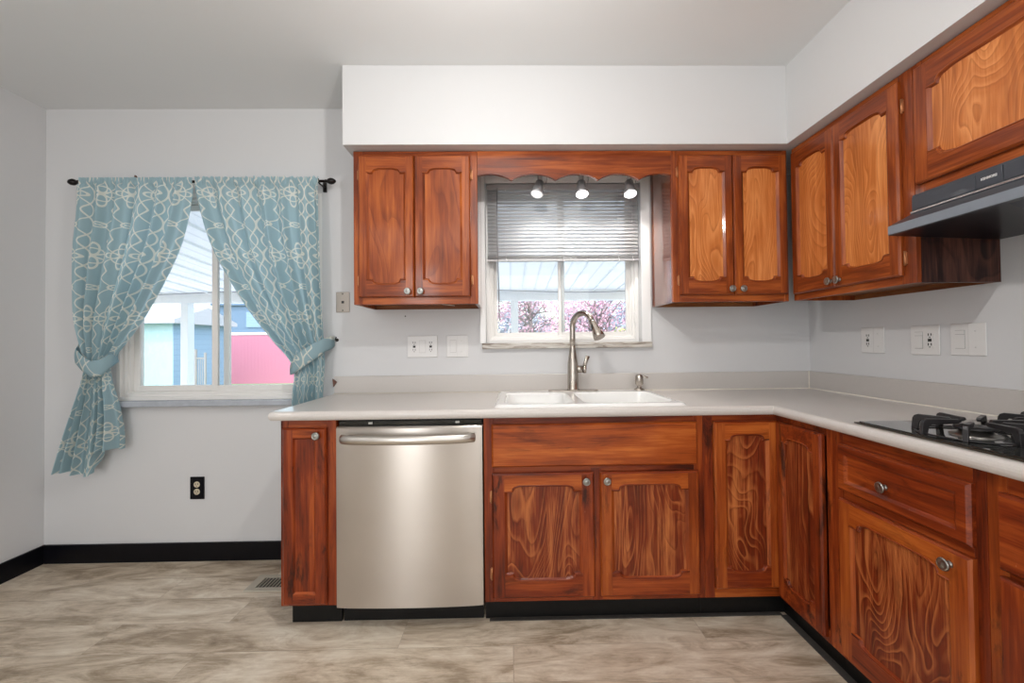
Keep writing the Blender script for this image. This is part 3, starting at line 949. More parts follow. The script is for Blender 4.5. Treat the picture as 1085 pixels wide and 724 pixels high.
b5 = thing('base_cabinet', 'reddish base cabinet under the cooktop, cut by the edge of the frame', 'cabinet', (XC, -1.8, 0), ROT, frame=(XC, 0, 0))
base_carcass(b5, 1.403, 2.12, .56)
face_frame(b5, [(1.403, 1.445, BZ0, BZ1), (2.08, 2.12, BZ0, BZ1)], [(1.445, 2.08, .828, BZ1), (1.445, 2.08, .635, .665), (1.445, 2.08, BZ0, .128)], M['lov'], M['lh'])
slab_front(b5, 1.436, 2.085, .655, .832, M['lh'], name='false_drawer_front')
panel_door(b5, 1.436, 1.755, .120, .640, M['lf'], M['lh'], M['lp'], sw=.05, th=.052, bh=.072, toprail=M['lo'])
panel_door(b5, 1.765, 2.085, .120, .640, M['lf'], M['lh'], M['lp'], sw=.05, th=.052, bh=.072, toprail=M['lo'])
MB().box(1.403, .052, 0, 2.12, .066, BZ0).build('toe_kick', M['kick'], b5)

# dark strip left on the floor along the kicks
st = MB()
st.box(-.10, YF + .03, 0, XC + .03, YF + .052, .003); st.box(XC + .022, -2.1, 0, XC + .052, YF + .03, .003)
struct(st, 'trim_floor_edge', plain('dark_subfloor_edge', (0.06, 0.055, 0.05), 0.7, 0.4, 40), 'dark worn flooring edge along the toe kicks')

# ------------------------------------------------------------------ countertop
CZ0, CZ1 = 0.876, 0.914
CYF, CXF, CXL = -.643, XR - .618, -.996
ct = thing('countertop', 'L-shaped pale laminate countertop with a low backsplash', 'countertop', (.3, -.3, CZ0))
# sink hole and cooktop hole
SX0, SX1, SY0, SY1 = -.045, .735, -.575, -.085
KX0, KX1, KY0, KY1 = 1.135, 1.63, -1.79, -1.05
e = .019
mb = MB()
def slab(x0, y0, x1, y1):
    mb.box(x0, y0, CZ0, x1, y1, CZ1)
slab(CXL + e, SY1, SX1, -.001); slab(CXL + e, CYF + e, SX0, SY1); slab(SX0, CYF + e, SX1, SY0)
slab(SX1, CYF + e, CXF + e, -.001); slab(CXF + e, KY1, XR - .001, -.001)
slab(CXF + e, KY0, KX0, KY1); slab(KX1, KY0, XR - .001, KY1); slab(CXF + e, -2.2, XR - .001, KY0)
# rounded front edge swept with mitres
path = [(CXL, -.001), (CXL, CYF), (CXF, CYF), (CXF, -2.2)]
inn = [(CXL + e, -.001), (CXL + e, CYF + e), (CXF + e, CYF + e), (CXF + e, -2.2)]
prof = [(0, CZ1), (.35, CZ1), (.6, CZ1 - .002), (.82, CZ1 - .007), (.95, CZ1 - .013), (1, CZ1 - .019), (.95, CZ1 - .026), (.82, CZ1 - .032), (.6, CZ0 + .001), (0, CZ0)]
vs = []
for (a, b) in zip(inn, path):
    for (k, z) in prof:
        vs.append((a[0] + (b[0] - a[0]) * k, a[1] + (b[1] - a[1]) * k, z))
P_ = len(prof); fs = []
for i in range(3):
    for k in range(P_ - 1):
        fs.append((i * P_ + k, i * P_ + k + 1, (i + 1) * P_ + k + 1, (i + 1) * P_ + k))
mb.add(vs, fs, 0, False)
mb.build('worktop', M['lam'], ct)
mb = MB()
mb.box(CXL + .012, -.020, CZ1, XR - .001, -.0005, 1.012); mb.box(XR - .020, -2.2, CZ1, XR - .0005, -.020, 1.012)
mb.build('backsplash', M['splash'], ct, bevel=.003)
mb = MB()
mb.tube([(CXL + .012, -.022, CZ1 + .001), (XR - .022, -.022, CZ1 + .001), (XR - .022, -2.2, CZ1 + .001)], .0042, 6)
mb.tube([(XR - .022, -.022, CZ1), (XR - .022, -.022, 1.012)], .003, 6)
mb.build('caulk_line', M['caulk'], ct)

# ------------------------------------------------------------------ sink
sk = thing('double_sink', 'white enamel double-bowl drop-in sink set in the counter', 'sink', (.34, -.33, CZ1))
def rrect(x0, y0, x1, y1, r, n=5):
    p = []
    for (cx, cy, a0) in ((x1 - r, y0 + r, -PI / 2), (x1 - r, y1 - r, 0), (x0 + r, y1 - r, PI / 2), (x0 + r, y0 + r, PI)):
        for k in range(n + 1):
            a = a0 + PI / 2 * k / n
            p.append((cx + r * math.cos(a), cy + r * math.sin(a)))
    return p
def ring(mb, A, za, B, zb, smooth=True):
    n = len(A)
    vs = [(p[0], p[1], za) for p in A] + [(p[0], p[1], zb) for p in B]
    mb.add(vs, [(i, (i + 1) % n, (i + 1) % n + n, i + n) for i in range(n)], 0, smooth)
SO = (-.070, -.602, .757, -.062)
bowls = [(-.030, -.565, .285, -.165), (.320, -.565, .717, -.165)]
mb = MB()
zr = CZ1 + .011
o1 = rrect(*SO, .03); o2 = rrect(SO[0] + .006, SO[1] + .006, SO[2] - .006, SO[3] - .006, .03); o3 = rrect(SO[0] + .018, SO[1] + .018, SO[2] - .018, SO[3] - .018, .028)
ring(mb, o1, CZ1, o2, zr - .003); ring(mb, o2, zr - .003, o3, zr)
# deck: grid of pieces around the two bowls using a bmesh triangle fill
bm = bmesh.new()
loops = [o3] + [rrect(*b, .055) for b in bowls]
edges = []
for L_ in loops:
    vv = [bm.verts.new((p[0], p[1], zr)) for p in L_]
    for i in range(len(vv)):
        edges.append(bm.edges.new((vv[i], vv[(i + 1) % len(vv)])))
bmesh.ops.triangle_fill(bm, edges=edges, use_beauty=True)
bm.verts.index_update()
mb.add([tuple(v.co) for v in bm.verts], [[v.index for v in f.verts] for f in bm.faces])
bm.free()
mb.build('sink_deck', M['sink'], sk, weld=True)
for b in bowls:
    mb = MB()
    prev = rrect(*b, .055); pz = zr
    for (ins, z, r) in ((.004, zr - .002, .053), (.009, zr - .009, .050), (.016, zr - .09, .050), (.030, zr - .165, .055), (.055, zr - .178, .06)):
        cur = rrect(b[0] + ins, b[1] + ins, b[2] - ins, b[3] - ins, r)
        ring(mb, prev, pz, cur, z); prev, pz = cur, z
    mb.add([(p[0], p[1], pz) for p in prev], [list(range(len(prev)))])
    bo = mb.build('bowl', M['sink'], sk, weld=True)
    cx, cy = (b[0] + b[2]) / 2, (b[1] + b[3]) / 2
    MB().lathe([(.045, 0), (.045, .002), (.034, .003), (.030, -.0005), (0, -.0005)], (cx, cy, pz + .0005)).build('drain', M['nickel'], bo)

# faucet
fa = thing('kitchen_faucet', 'brushed nickel gooseneck pull-down faucet behind the sink', 'faucet', (.337, -.105, zr))
X, Y, Z0 = .337, -.105, zr
mb = MB()
mb.prism([(X + .132 * math.cos(a) * (1 if True else 0), Y + .026 * math.sin(a)) if False else q for a, q in zip(range(24), rrect(X - .135, Y - .028, X + .135, Y + .028, .027, 5))], Z0, Z0 + .007, 'xy')
mb.build('deck_plate', M['nickel'], fa, bevel=.002)
mb = MB()
mb.lathe([(.033, .007), (.0335, .012), (.0300, .016), (.0295, .10), (.0285, .15), (.0235, .180), (.0180, .215), (.0158, .235), (.0155, .25)], (X, Y, Z0), 'z', 24)
ds = Vector((.60, -.80, 0)).normalized()
R_ = .073
top = Z0 + .345
pth = [Vector((X, Y, Z0 + .235)), Vector((X, Y, Z0 + .29)), Vector((X, Y, top - .01))]
for k in range(0, 15):
    a = PI - PI * .86 * k / 14
    pth.append(Vector((X, Y, top)) + ds * (R_ + R_ * math.cos(a)) + Vector((0, 0, R_ * math.sin(a))))
mb.tube(pth, [.0155] * len(pth), 16)
mb.build('spout', M['nickel'], fa)
end = pth[-1]; dirv = (pth[-1] - pth[-2]).normalized()
mb = MB()
mb.tube([end, end + dirv * .012, end + dirv * .05, end + dirv * .088, end + dirv * .105], [.0162, .0175, .0215, .0290, .0305], 18)
sp = mb.build('spray_head', M['nickel'], fa)
mb = MB(); bt = end + dirv * .045 + Vector((-.017, -.008, .0))
mb.box(bt.x - .004, bt.y - .005, bt.z - .016, bt.x + .003, bt.y + .005, bt.z + .016)
mb.build('spray_button', M['slot'], sp, bevel=.002)
mb = MB()
mb.tube([(X + .015, Y, Z0 + .118), (X + .056, Y - .004, Z0 + .118)], .0195, 16)
mb.tube([(X + .056, Y - .004, Z0 + .118), (X + .072, Y - .006, Z0 + .118)], [.0230, .0215], 16)
mb.build('valve_stub', M['nickel'], fa)
mb = MB()
mb.tube([(X + .060, Y - .006, Z0 + .125), (X + .066, Y - .010, Z0 + .150), (X + .080, Y - .014, Z0 + .190)], [.011, .0105, .0115], 10, flat=.55)
mb.build('lever', M['nickel'], fa)

sd = thing('soap_dispenser', 'small brushed nickel soap dispenser pump beside the faucet', 'soap dispenser', (.70, -.095, zr))
X, Y = .700, -.095
mb = MB()
mb.lathe([(.028, 0), (.028, .005), (.019, .010), (.012, .016), (.012, .024), (.0215, .032), (.0215, .076), (.018, .082), (.010, .086), (.0, .087)], (X, Y, Z0), 'z', 18)
mb.build('pump_body', M['nickel'], sd)
MB().tube([(X, Y, Z0 + .070), (X + .020, Y - .012, Z0 + .076), (X + .040, Y - .024, Z0 + .068)], [.007, .006, .005], 10).build('nozzle', M['nickel'], sd)

# ------------------------------------------------------------------ cooktop
ck = thing('gas_cooktop', 'black glass gas cooktop with iron grates set in the counter', 'cooktop', (1.38, -1.42, CZ1))
CK = (1.118, -1.80, 1.660, -1.030)
mb = MB().box(CK[0], CK[1], CZ1 + .001, CK[2], CK[3], CZ1 + .005)
mb.build('metal_rim', M['trimmetal'], ck, bevel=.0015)
MB().box(CK[0] + .010, CK[1] + .01, CZ1 + .0045, CK[2] - .010, CK[3] - .010, CZ1 + .0085).build('glass_top', M['glass_black'], ck, bevel=.001)
zt = CZ1 + .0085
def finger(mb, cx, cy, ang, r0=.030, r1=.118, h=.042, wd=.0062, drop=.0):
    ca, sa = math.cos(ang), math.sin(ang)
    def P(r, t, z): return (cx + ca * r - sa * t, cy + sa * r + ca * t, zt + z)
    # side outline in (r,z): arm with a leg at the outer end, rounded shoulder
    o = [(r0, h - .006), (r0 + .004, h), (r1 - .012, h + .001), (r1 - .004, h - .003), (r1, h - .011), (r1 + .003, 0), (r1 - .012, 0), (r1 - .016, h - .022), (r1 - .022, h - .015), (r0 + .01, h - .012)]
    n = len(o)
    vs = [P(r, -wd, z) for r, z in o] + [P(r, wd, z) for r, z in o]
    mb.add(vs, [list(range(n)), list(range(2 * n - 1, n - 1, -1))] + [(i, (i + 1) % n, (i + 1) % n + n, i + n) for i in range(n)])
for (bx, by) in ((1.262, -1.265), (1.520, -1.265), (1.262, -1.60), (1.520, -1.60)):
    g = MB()
    for k in range(8):
        finger(g, bx, by, math.radians(34 + 45 * k), r0=(.046, .034)[k % 2], r1=.128, h=.043, wd=.0055)
    g.tube([(bx + .121 * math.cos(a * PI / 12), by + .121 * math.sin(a * PI / 12), zt + .003) for a in range(25)], .003, 6, caps=False)
    g.build('burner_grate', M['iron'], ck, bevel=.0015)
    q = MB().lathe([(.055, 0), (.052, .004), (.036, .006), (.034, .016), (.030, .018), (0, .018)], (bx, by, zt), 'z', 24)
    bo = q.build('burner', M['burner'], ck)
    MB().lathe([(.044, .0185), (.046, .021), (.043, .025), (.030, .027), (0, .0275)], (bx, by, zt), 'z', 28).build('burner_cap', M['iron'], bo)

# ------------------------------------------------------------------ range hood; frame (fx,0), local x=-Y, local y=X-fx
hd = thing('range_hood', 'black under-cabinet range hood with a flared front lip', 'range hood', (fx, -1.34, 1.53), ROT, frame=(fx, 0, 0))
h0, h1 = .958, 1.718
cols = [(h0, 1.683), (h1, 1.683)]
prof = [(.297, 1.684), (-.012, 1.684), (-.014, 1.628), (-.020, 1.618), (-.092, 1.580), (-.100, 1.576), (-.100, 1.546), (-.090, 1.545), (.297, 1.531)]
# body shell: side profile extruded; underside left open with a recess
mb = MB()
n = len(prof)
vs = [(h0, p[0], p[1]) for p in prof] + [(h1, p[0], p[1]) for p in prof]
mb.add(vs, [list(range(n)), list(range(2 * n - 1, n - 1, -1))] + [(i, (i + 1) % n, (i + 1) % n + n, i + n) for i in range(n - 1)] + [(n - 1, 0, n, 2 * n - 1)])
mb.mi = [1 if k == 2 + n - 2 else m_ for k, m_ in enumerate(mb.mi)]
mb.build('hood_body', [M['hood'], M['hoodin']], hd)
MB().box(h0 + .001, -.1025, 1.547, h1 - .001, -.099, 1.576).build('front_lip', plain('hood_lip_sheen_grey', (.22, .25, .29), .35, Metallic=.2), hd, bevel=.001)  # paler grey painted in for the gloss reflection on the black lip
mb = MB()
mb.prism([(-.086, 1.546), (-.03, 1.546), (-.03, 1.5310), (-.05, 1.5310)], 1.30, 1.55, 'yz')
mb.build('lamp_cover', M['hood'], hd)
mb = MB()
mb.box(h0 + .002, -.0165, 1.632, h0 + .203, -.012, 1.676); mb.build('front_panel', M['hood'], hd, bevel=.001)
MB().box(h0 + .276, -.0165, 1.632, h1 - .002, -.012, 1.676).build('front_panel', M['hood'], hd, bevel=.001)
mb = MB().box(h0 + .205, -.0170, 1.631, h0 + .274, -.012, 1.677)
bp_ = mb.build('badge_plate', M['hood'], hd, bevel=.001)
mb = MB().box(h0, -.021, 1.6215, h1, -.012, 1.6275)
mb.build('bright_trim', M['hoodline'], hd, bevel=.001)
tc = bpy.data.curves.new('badge', 'FONT'); tc.body = 'KENMORE'; tc.size = .0098; tc.extrude = .0004; tc.align_x = 'CENTER'; tc.align_y = 'CENTER'; tc.offset = .0004
to = bpy.data.objects.new('tmp', tc); COL.objects.link(to)
bpy.context.view_layer.update()
tm = bpy.data.meshes.new_from_object(to.evaluated_get(bpy.context.evaluated_depsgraph_get()))
bpy.data.objects.remove(to)
tm.transform(Matrix.Translation((h0 + .240, -.0176, 1.655)) @ Matrix.Rotation(PI / 2, 4, 'X') @ Matrix.Diagonal((.92, 1, 1, 1)))
tm.materials.clear(); tm.materials.append(M['badge'])
bt_ = bpy.data.objects.new('badge_lettering', tm); COL.objects.link(bt_); bt_.parent = bp_

# ------------------------------------------------------------------ wall plates
def duplex(mb, x, z, y, m=1):
    for dz in (.020, -.020):
        mb.box(x - .007, y - .0012, z + dz - .002, x - .0045, y + .001, z + dz + .008, m)
        mb.box(x + .0045, y - .0012, z + dz - .002, x + .007, y + .001, z + dz + .008, m)
        mb.box(x - .002, y - .0012, z + dz - .010, x + .002, y + .001, z + dz - .006, m)
def plate(label, x, z, wdt, gangs, pm=None, base=(0, 0), rz=0.0, name='wall_plate', cat='outlet', frame=(0, 0, 0), hgt=.121):
    """frame coordinates: plate on plane y=0 facing -y; gangs: list of (dx, kind)"""
    fr = Vector(frame)
    loc = fr + Matrix.Rotation(rz, 3, 'Z') @ Vector((x, 0, z - hgt / 2))
    t = thing(name, label, cat, loc, rz, frame=frame)
    pm = pm or M['plate']
    MB().box(x - wdt / 2, -.006, z - hgt / 2, x + wdt / 2, -.0005, z + hgt / 2).build('cover_plate', pm, t, bevel=.003, seg=3)
    for dx, kind in gangs:
        xx = x + dx
        if kind == 'duplex':
            mb = MB()
            for dz in (.020, -.020): mb.lathe([(.0165, 0), (.0165, -.003), (.0150, -.0035), (0, -.0035)], (xx, -.0055, z + dz), 'y', 16)
            duplex(mb, xx, z, -.0095)
            if pm is M['black'] or pm is M.get('blackplate'):
                mats = [plain('cream_receptacle', (0.62, 0.55, 0.40), .4), M['slot']]
            else:
                mats = [M['plate'], M['slot']]
            mb.build('receptacle', mats, t)
        elif kind == 'gfci':
            mb = MB().box(xx - .0165, -.0075, z - .034, xx + .0165, -.0055, z + .034, 0); duplex(mb, xx, z, -.0078)
            mb.box(xx - .007, -.0090, z - .006, xx + .007, -.007, z + .006, 1)
            mb.build('receptacle', [M['plate'], M['slot']], t)
        elif kind == 'rocker':
            mb = MB().box(xx - .0175, -.0068, z - .035, xx + .0175, -.0055, z + .035, 1)
            mb.box(xx - .0163, -.0085, z - .0335, xx + .0163, -.0055, z + .0335, 0)
            mb.build('rocker_switch', [M['plate'], plain('plate_gap', (0.45, 0.44, 0.43), .5)], t)
        elif kind == 'slider':
            mb = MB().box(xx - .0175, -.0068, z - .035, xx + .0175, -.0055, z + .035, 1)
            mb.box(xx - .0163, -.0085, z - .0335, xx + .0163, -.0055, z + .018, 0)
            mb.box(xx - .0163, -.0090, z + .0195, xx + .0163, -.0055, z + .0335, 0)
            mb.build('dimmer_switch', [M['plate'], plain('plate_gap', (0.35, 0.34, 0.33), .5)], t)
        elif kind == 'blank':
            mb = MB()
            mb.box(xx - .001 - .023, -.0066, z - hgt / 2 + .002, xx - .023 + .0005, -.0055, z + hgt / 2 - .002)
            for dz in (.03, -.03): mb.lathe([(.003, 0), (.002, -.001), (0, -.001)], (xx, -.006, z + dz), 'y', 10)
            mb.build('screws', plain('screw_paint', (0.62, 0.61, 0.60), .4), t)
        elif kind == 'jack':
            mb = MB().box(xx - .006, -.0085, z - .007, xx + .008, -.0055, z + .007, 0)
            mb.build('phone_jack', M['slot'], t)
            for dz in (.046, -.046): MB().lathe([(.004, 0), (.003, -.0015), (0, -.0015)], (xx, -.006, z + dz), 'y', 10).build('screw', M['slot'], t)
    return t
plate('small metal phone jack plate on the wall between the curtain and the wall cabinet', -.939, 1.427, .075, [(0, 'jack')], pm=M['almond'], cat='phone jack', name='phone_jack_plate', hgt=.114)
plate('white three-gang plate with two outlets and a switch under the wall cabinet', -.494, 1.173, .168, [(-.046, 'gfci'), (0, 'rocker'), (.046, 'gfci')], name='outlet_plate')
plate('white two-gang switch plate beside the sink window sill', -.299, 1.173, .121, [(-.023, 'rocker'), (.023, 'blank')], name='switch_plate', cat='switch')
plate('white two-gang plate with one outlet, nearest the inner corner', .428, 1.184, .128, [(-.023, 'gfci'), (.030, 'blank')], rz=ROT, frame=(XR, 0, 0), name='outlet_plate')
plate('white two-gang plate with a dimmer beside an outlet, middle one on the wall', .681, 1.182, .122, [(-.024, 'slider'), (.024, 'gfci')], rz=ROT, frame=(XR, 0, 0), name='outlet_plate')
plate('white two-gang plate with a dimmer and a blank half, nearest the cooktop', .846, 1.184, .124, [(-.026, 'slider'), (.026, 'blank')], rz=ROT, frame=(XR, 0, 0), name='switch_plate', cat='switch')
M['blackplate'] = M['black']
plate('black outlet low on the wall below the curtained window', -1.746, .401, .078, [(0, 'duplex')], pm=M['black'], name='outlet_plate', hgt=.124)

# small nail left in the wall under the first wall cabinet
tag(MB().lathe([(.0035, 0), (.0035, -.004), (0, -.005)], (-.590, 0, 1.345), 'y', 10).build('nail', M['slot']), 'tiny dark nail in the wall under the wall cabinet', 'nail')

# ------------------------------------------------------------------ floor register
fv = thing('floor_register', 'beige metal floor register in front of the back wall', 'floor vent', (-1.16, -.245, 0))
mb = MB()
x0, x1, y0, y1 = -1.300, -1.000, -.318, -.172
mb.box(x0, y0, 0.0002, x1, y0 + .030, .006); mb.box(x0, y1 - .026, 0.0002, x1, y1, .006)
mb.box(x0, y0 + .030, 0.0002, x0 + .042, y1 - .026, .006); mb.box(x1 - .03, y0 + .030, 0.0002, x1, y1 - .026, .006)
mb.build('register_frame', plain('beige_register', (.50, .46, .38), .5), fv, bevel=.001)
mb = MB().box(x0 + .03, y0 + .022, .0002, x1 - .03, y1 - .022, .001)
mb.build('duct_opening', M['slot'], fv)
mb = MB()
k = x0 + .050
while k < x1 - .034:
    mb.box(k, y0 + .030, .0012, k + .006, y1 - .026, .0055); k += .0165
mb.build('louvres', plain('register_louvre', (.40, .36, .29), .5), fv)

# ------------------------------------------------------------------ blind
bl = thing('venetian_blind', 'white horizontal blind half lowered over the sink window', 'blind', (.302, .01, 1.65))
bx0, bx1 = -.128, .740
MB().box(bx0, -.010, 2.058, bx1, .028, 2.088).build('head_rail', M['blindrail'], bl, bevel=.002)
mb = MB()
ns = 19
tilt = math.radians(56)
for i in range(ns):
    z = 2.045 - i * .0202
    wv, n_ = .0255, 4
    vs = []
    for xx in (bx0 + .004, bx1 - .004):
        for k in range(n_ + 1):
            u = -wv / 2 + wv * k / n_
            cr = .0022 * (1 - (2 * u / wv) ** 2)
            yy = u * math.cos(tilt) + cr * math.sin(tilt)
            zz = -u * math.sin(tilt) * -1 + cr * math.cos(tilt)
            vs.append((xx, .012 + yy, z + zz + (-.004 * (i / ns) * ((xx - bx0) / (bx1 - bx0)))))
    fs = [(k, k + 1, k + 2 + n_, k + 1 + n_) for k in range(n_)]
    mb.add(vs, fs, 0, True)
so = mb.build('slats', M['blind'], bl, fixn=False)
sm = so.modifiers.new('thick', 'SOLIDIFY'); sm.thickness = .0006
mb = MB()
mb.box(bx0 + .003, -.002, 1.652, bx1 - .003, .026, 1.664)
for k in range(5):
    mb.box(bx0 + .004, -.001, 1.667 + k * .0032, bx1 - .004, .025, 1.6685 + k * .0032)
mb.build('bottom_rail', M['blindrail'], bl, bevel=.001)
mb = MB()
for xx in (-.02, .305, .62, .70):
    for yy in (-.0035, .028):
        MB().tube([(xx, yy, 2.06), (xx, yy, 1.66)], .0009, 6).build('ladder_cord', M['blind'], bl)
    MB().tube([(xx, -.004, 1.672), (xx + .006, -.006, 1.655), (xx, -.004, 1.645)], .0016, 6).build('cord_end', M['blind'], bl)
MB().tube([(-.066, -.014, 2.065), (-.070, -.016, 1.9), (-.060, -.016, 1.315)], .0032, 8).build('tilt_wand', M['lampgrey'], bl)

# ------------------------------------------------------------------ track light
tl = thing('track_light', 'grey ceiling bar with three small spotlights behind the valance', 'track light', (.40, -.16, 2.142))
MB().box(-.02, -.185, 2.120, .82 - .015, -.150, 2.1415).build('track', M['lampgrey'], tl, bevel=.002)
for i, (xx, on) in enumerate(((.165, 1), (.385, 2), (.640, 2))):
    root = MB().lathe([(.017, 0), (.017, -.030), (.013, -.036), (.013, -.075), (0, -.075)], (xx, -.167, 2.122), 'z', 16).build('lamp_head', M['lampgrey'], tl)
    aim = Vector((-.25 if i == 0 else .0, -.34, -.94)).normalized()
    c0 = Vector((xx, -.160, 2.040))
    MB().tube([c0, c0 + aim * .035, c0 + aim * .060, c0 + aim * .078], [.022, .024, .032, .035], 20).build('lamp_shade', M['lampgrey'], root)
    cc = c0 + aim * .0785
    MB().tube([cc, cc + aim * .002], [.031, .029], 20).build('bulb', M['bulb'] if on == 2 else M['bulbdim'], root)
    MB().tube([(xx + .03, -.167, 2.115), (xx + .036, -.17, 2.05), (xx + .028, -.175, 2.01)], .002, 6).build('bracket', M['lampgrey'], root)
    L = light('spotlight_lamp', 'SPOT', cc + aim * .006, (7.0, 9.0, 9.0)[i], (1, .96, .9), spot_size=math.radians(120), spot_blend=.8, shadow_soft_size=.02)
    L.rotation_euler = Vector((0, .30, -.95)).to_track_quat('-Z', 'Y').to_euler()

# ------------------------------------------------------------------ curtain rod, curtains
rd = thing('curtain_rod', 'dark curtain rod with shaped finials above the dining window', 'curtain rod', (-1.67, -.078, 2.083))
ry, rz_ = -.078, 2.083
MB().tube([(-2.325, ry, rz_), (-1.005, ry, rz_)], .0075, 12).build('rod', M['rod'], rd)
for sx, sg in ((-2.325, -1), (-1.005, 1)):
    prof = [(0, 0), (.011, .004), (.008, .012), (.014, .020), (.018, .032), (.016, .045), (.009, .056), (0, .062)]
    MB().lathe([(r, sg * h) for r, h in prof], (sx, ry, rz_), 'x', 16).build('finial', M['rod'], rd)
for xx in (-2.300, -1.035):
    mb = MB().box(xx - .009, -.012, rz_ - .035, xx + .009, -.0005, rz_ + .02)
    mb.tube([(xx, -.010, rz_ - .012), (xx, ry, rz_ - .012), (xx, ry - .012, rz_ - .006), (xx, ry - .013, rz_ + .010)], .0045, 8)
    mb.build('rod_bracket', M['rod'], rd)
MB().prism([(-2.055, 2.080), (-2.015, 2.080), (-2.043, 2.128)], -.062, -.050, 'xz').build('centre_support', M['brown'], rd)


def spline(xs, ys, x):
    # monotone-ish catmull interpolation
    n = len(xs)
    if x <= xs[0]: return ys[0]
    if x >= xs[-1]: return ys[-1]
    for i in range(n - 1):
        if xs[i] <= x <= xs[i + 1]:
            break
    t = (x - xs[i]) / (xs[i + 1] - xs[i])
    def slope(j):
        if j == 0: return (ys[1] - ys[0]) / (xs[1] - xs[0])
        if j == n - 1: return (ys[-1] - ys[-2]) / (xs[-1] - xs[-2])
        return (ys[j + 1] - ys[j - 1]) / (xs[j + 1] - xs[j - 1])
    h_ = xs[i + 1] - xs[i]; m0, m1 = slope(i) * h_, slope(i + 1) * h_
    return (2 * t ** 3 - 3 * t ** 2 + 1) * ys[i] + (t ** 3 - 2 * t ** 2 + t) * m0 + (-2 * t ** 3 + 3 * t ** 2) * ys[i + 1] + (t ** 3 - t ** 2) * m1


def curtain(name, label, rows, flip, base, lenu=1.25, nf=7, seed=0.0, hem=None, bow=None):
    """rows: (Z, xl, xr, fold amplitude, y centre); u runs from the hanging edge (outer) to the swept edge"""
    t = thing(name, label, 'curtain', base)
    zs = [-r[0] for r in rows]
    mb = MB(); mb.uv = []
    NU, NV = 168, 150
    ztop, zbot = rows[0][0], rows[-1][0]
    for j in range(NV + 1):
        z = ztop + (zbot - ztop) * j / NV
        xl = spline(zs, [r[1] for r in rows], -z); xr = spline(zs, [r[2] for r in rows], -z)
        am = spline(zs, [r[3] for r in rows], -z); yc = spline(zs, [r[4] for r in rows], -z)
        head = max(0.0, min(1.0, (z - (2.083 - .030)) / .012))
        for i in range(NU + 1):
            sfr = i / NU
            # pleats: uneven spacing
            ph = 2 * PI * nf * (sfr + .018 * math.sin(5.1 * sfr + seed) + .012 * math.sin(2.3 * z + seed * 2))
            fold = math.sin(ph) + .35 * math.sin(2.3 * ph + 1.0 + seed) * (.4 + .6 * sfr)
            wob = .25 * math.sin(ph * 3.1 + seed + 3 * z)
            y = yc - 1.9 * am * (fold * .7 + .3 * wob) * (1 - head)
            y += head * (-.004 * math.sin(2 * PI * 31 * sfr + seed) - .003 * math.sin(2 * PI * 13 * sfr))
            k = sfr
            x = xl + (xr - xl) * k + am * .18 * math.cos(ph) * (1 - head) * math.sin(PI * min(1, max(0, k)))
            zz = z
            if j == 0:
                zz = z + .004 * math.sin(2 * PI * 29 * sfr + seed) + .003 * math.sin(2 * PI * 17 * sfr)
            if hem:
                zz = z + hem(sfr, j / NV)
            y = min(y, -.022)
            mb.v.append(Vector((x, y, zz)))
            mb.uv.append(((1 - sfr if flip else sfr) * lenu, z))
    W = NU + 1
    for j in range(NV):
        for i in range(NU):
            a = j * W + i
            mb.f.append((a, a + 1, a + 1 + W, a + W)); mb.mi.append(0); mb.smooth.append(True)
    c_ = mb.build('curtain_panel', M['curtain'], t, fixn=False)
    return t, c_


def band(parent, pts, name, width_dir=None):
    """tieback strip: pts = (x,y,z_low,z_high)"""
    mb = MB(); mb.uv = []
    n = len(pts)
    for i, (x, y, zl, zh) in enumerate(pts):
        for k in range(7):
            tt = k / 6
            mb.v.append(Vector((x, y - .006 * math.sin(PI * tt), zl + (zh - zl) * tt)))
            mb.uv.append((x * 1.1 + .03, zl + (zh - zl) * tt + 0.4 * x))
    for i in range(n - 1):
        for k in range(6):
            a = i * 7 + k
            mb.f.append((a, a + 7, a + 8, a + 1)); mb.mi.append(0); mb.smooth.append(True)
    o = mb.build(name, M['curtain'], parent, fixn=False)
    s_ = o.modifiers.new('s', 'SOLIDIFY'); s_.thickness = .003
    return o


YC = -.098
rowsL = [(2.100, -2.305, -1.705, .010, YC), (2.050, -2.308, -1.708, .014, YC), (1.90, -2.312, -1.735, .018, YC), (1.72, -2.325, -1.785, .020, YC - .004),
         (1.52, -2.325, -1.880, .021, YC - .004), (1.33, -2.318, -1.99, .020, YC), (1.20, -2.290, -2.075, .015, YC), (1.10, -2.268, -2.140, .010, YC),
         (1.00, -2.280, -2.145, .014, YC), (.85, -2.320, -2.115, .022, YC), (.68, -2.368, -2.095, .028, YC), (.52, -2.412, -2.090, .030, YC)]
def hemL(s_, v):
    k = 0.0 if s_ < .58 else min(1.0, (s_ - .58) / .05)
    return v ** 6 * (.115 * k + .012 * math.sin(s_ * 9))
cl, _ = curtain('curtain', 'blue lattice-print curtain tied back towards the side wall, hanging nearly to knee height', rowsL, False, (-2.2, -.1, .5), lenu=.80, nf=6, seed=.6, hem=hemL)
band(cl, [(-2.325, -.030, 1.165, 1.215), (-2.318, -.085, 1.135, 1.205), (-2.290, -.128, 1.105, 1.180), (-2.245, -.140, 1.065, 1.145), (-2.195, -.145, 1.030, 1.115), (-2.150, -.140, 1.035, 1.125), (-2.122, -.115, 1.075, 1.150), (-2.125, -.06, 1.11, 1.16)], 'tieback')

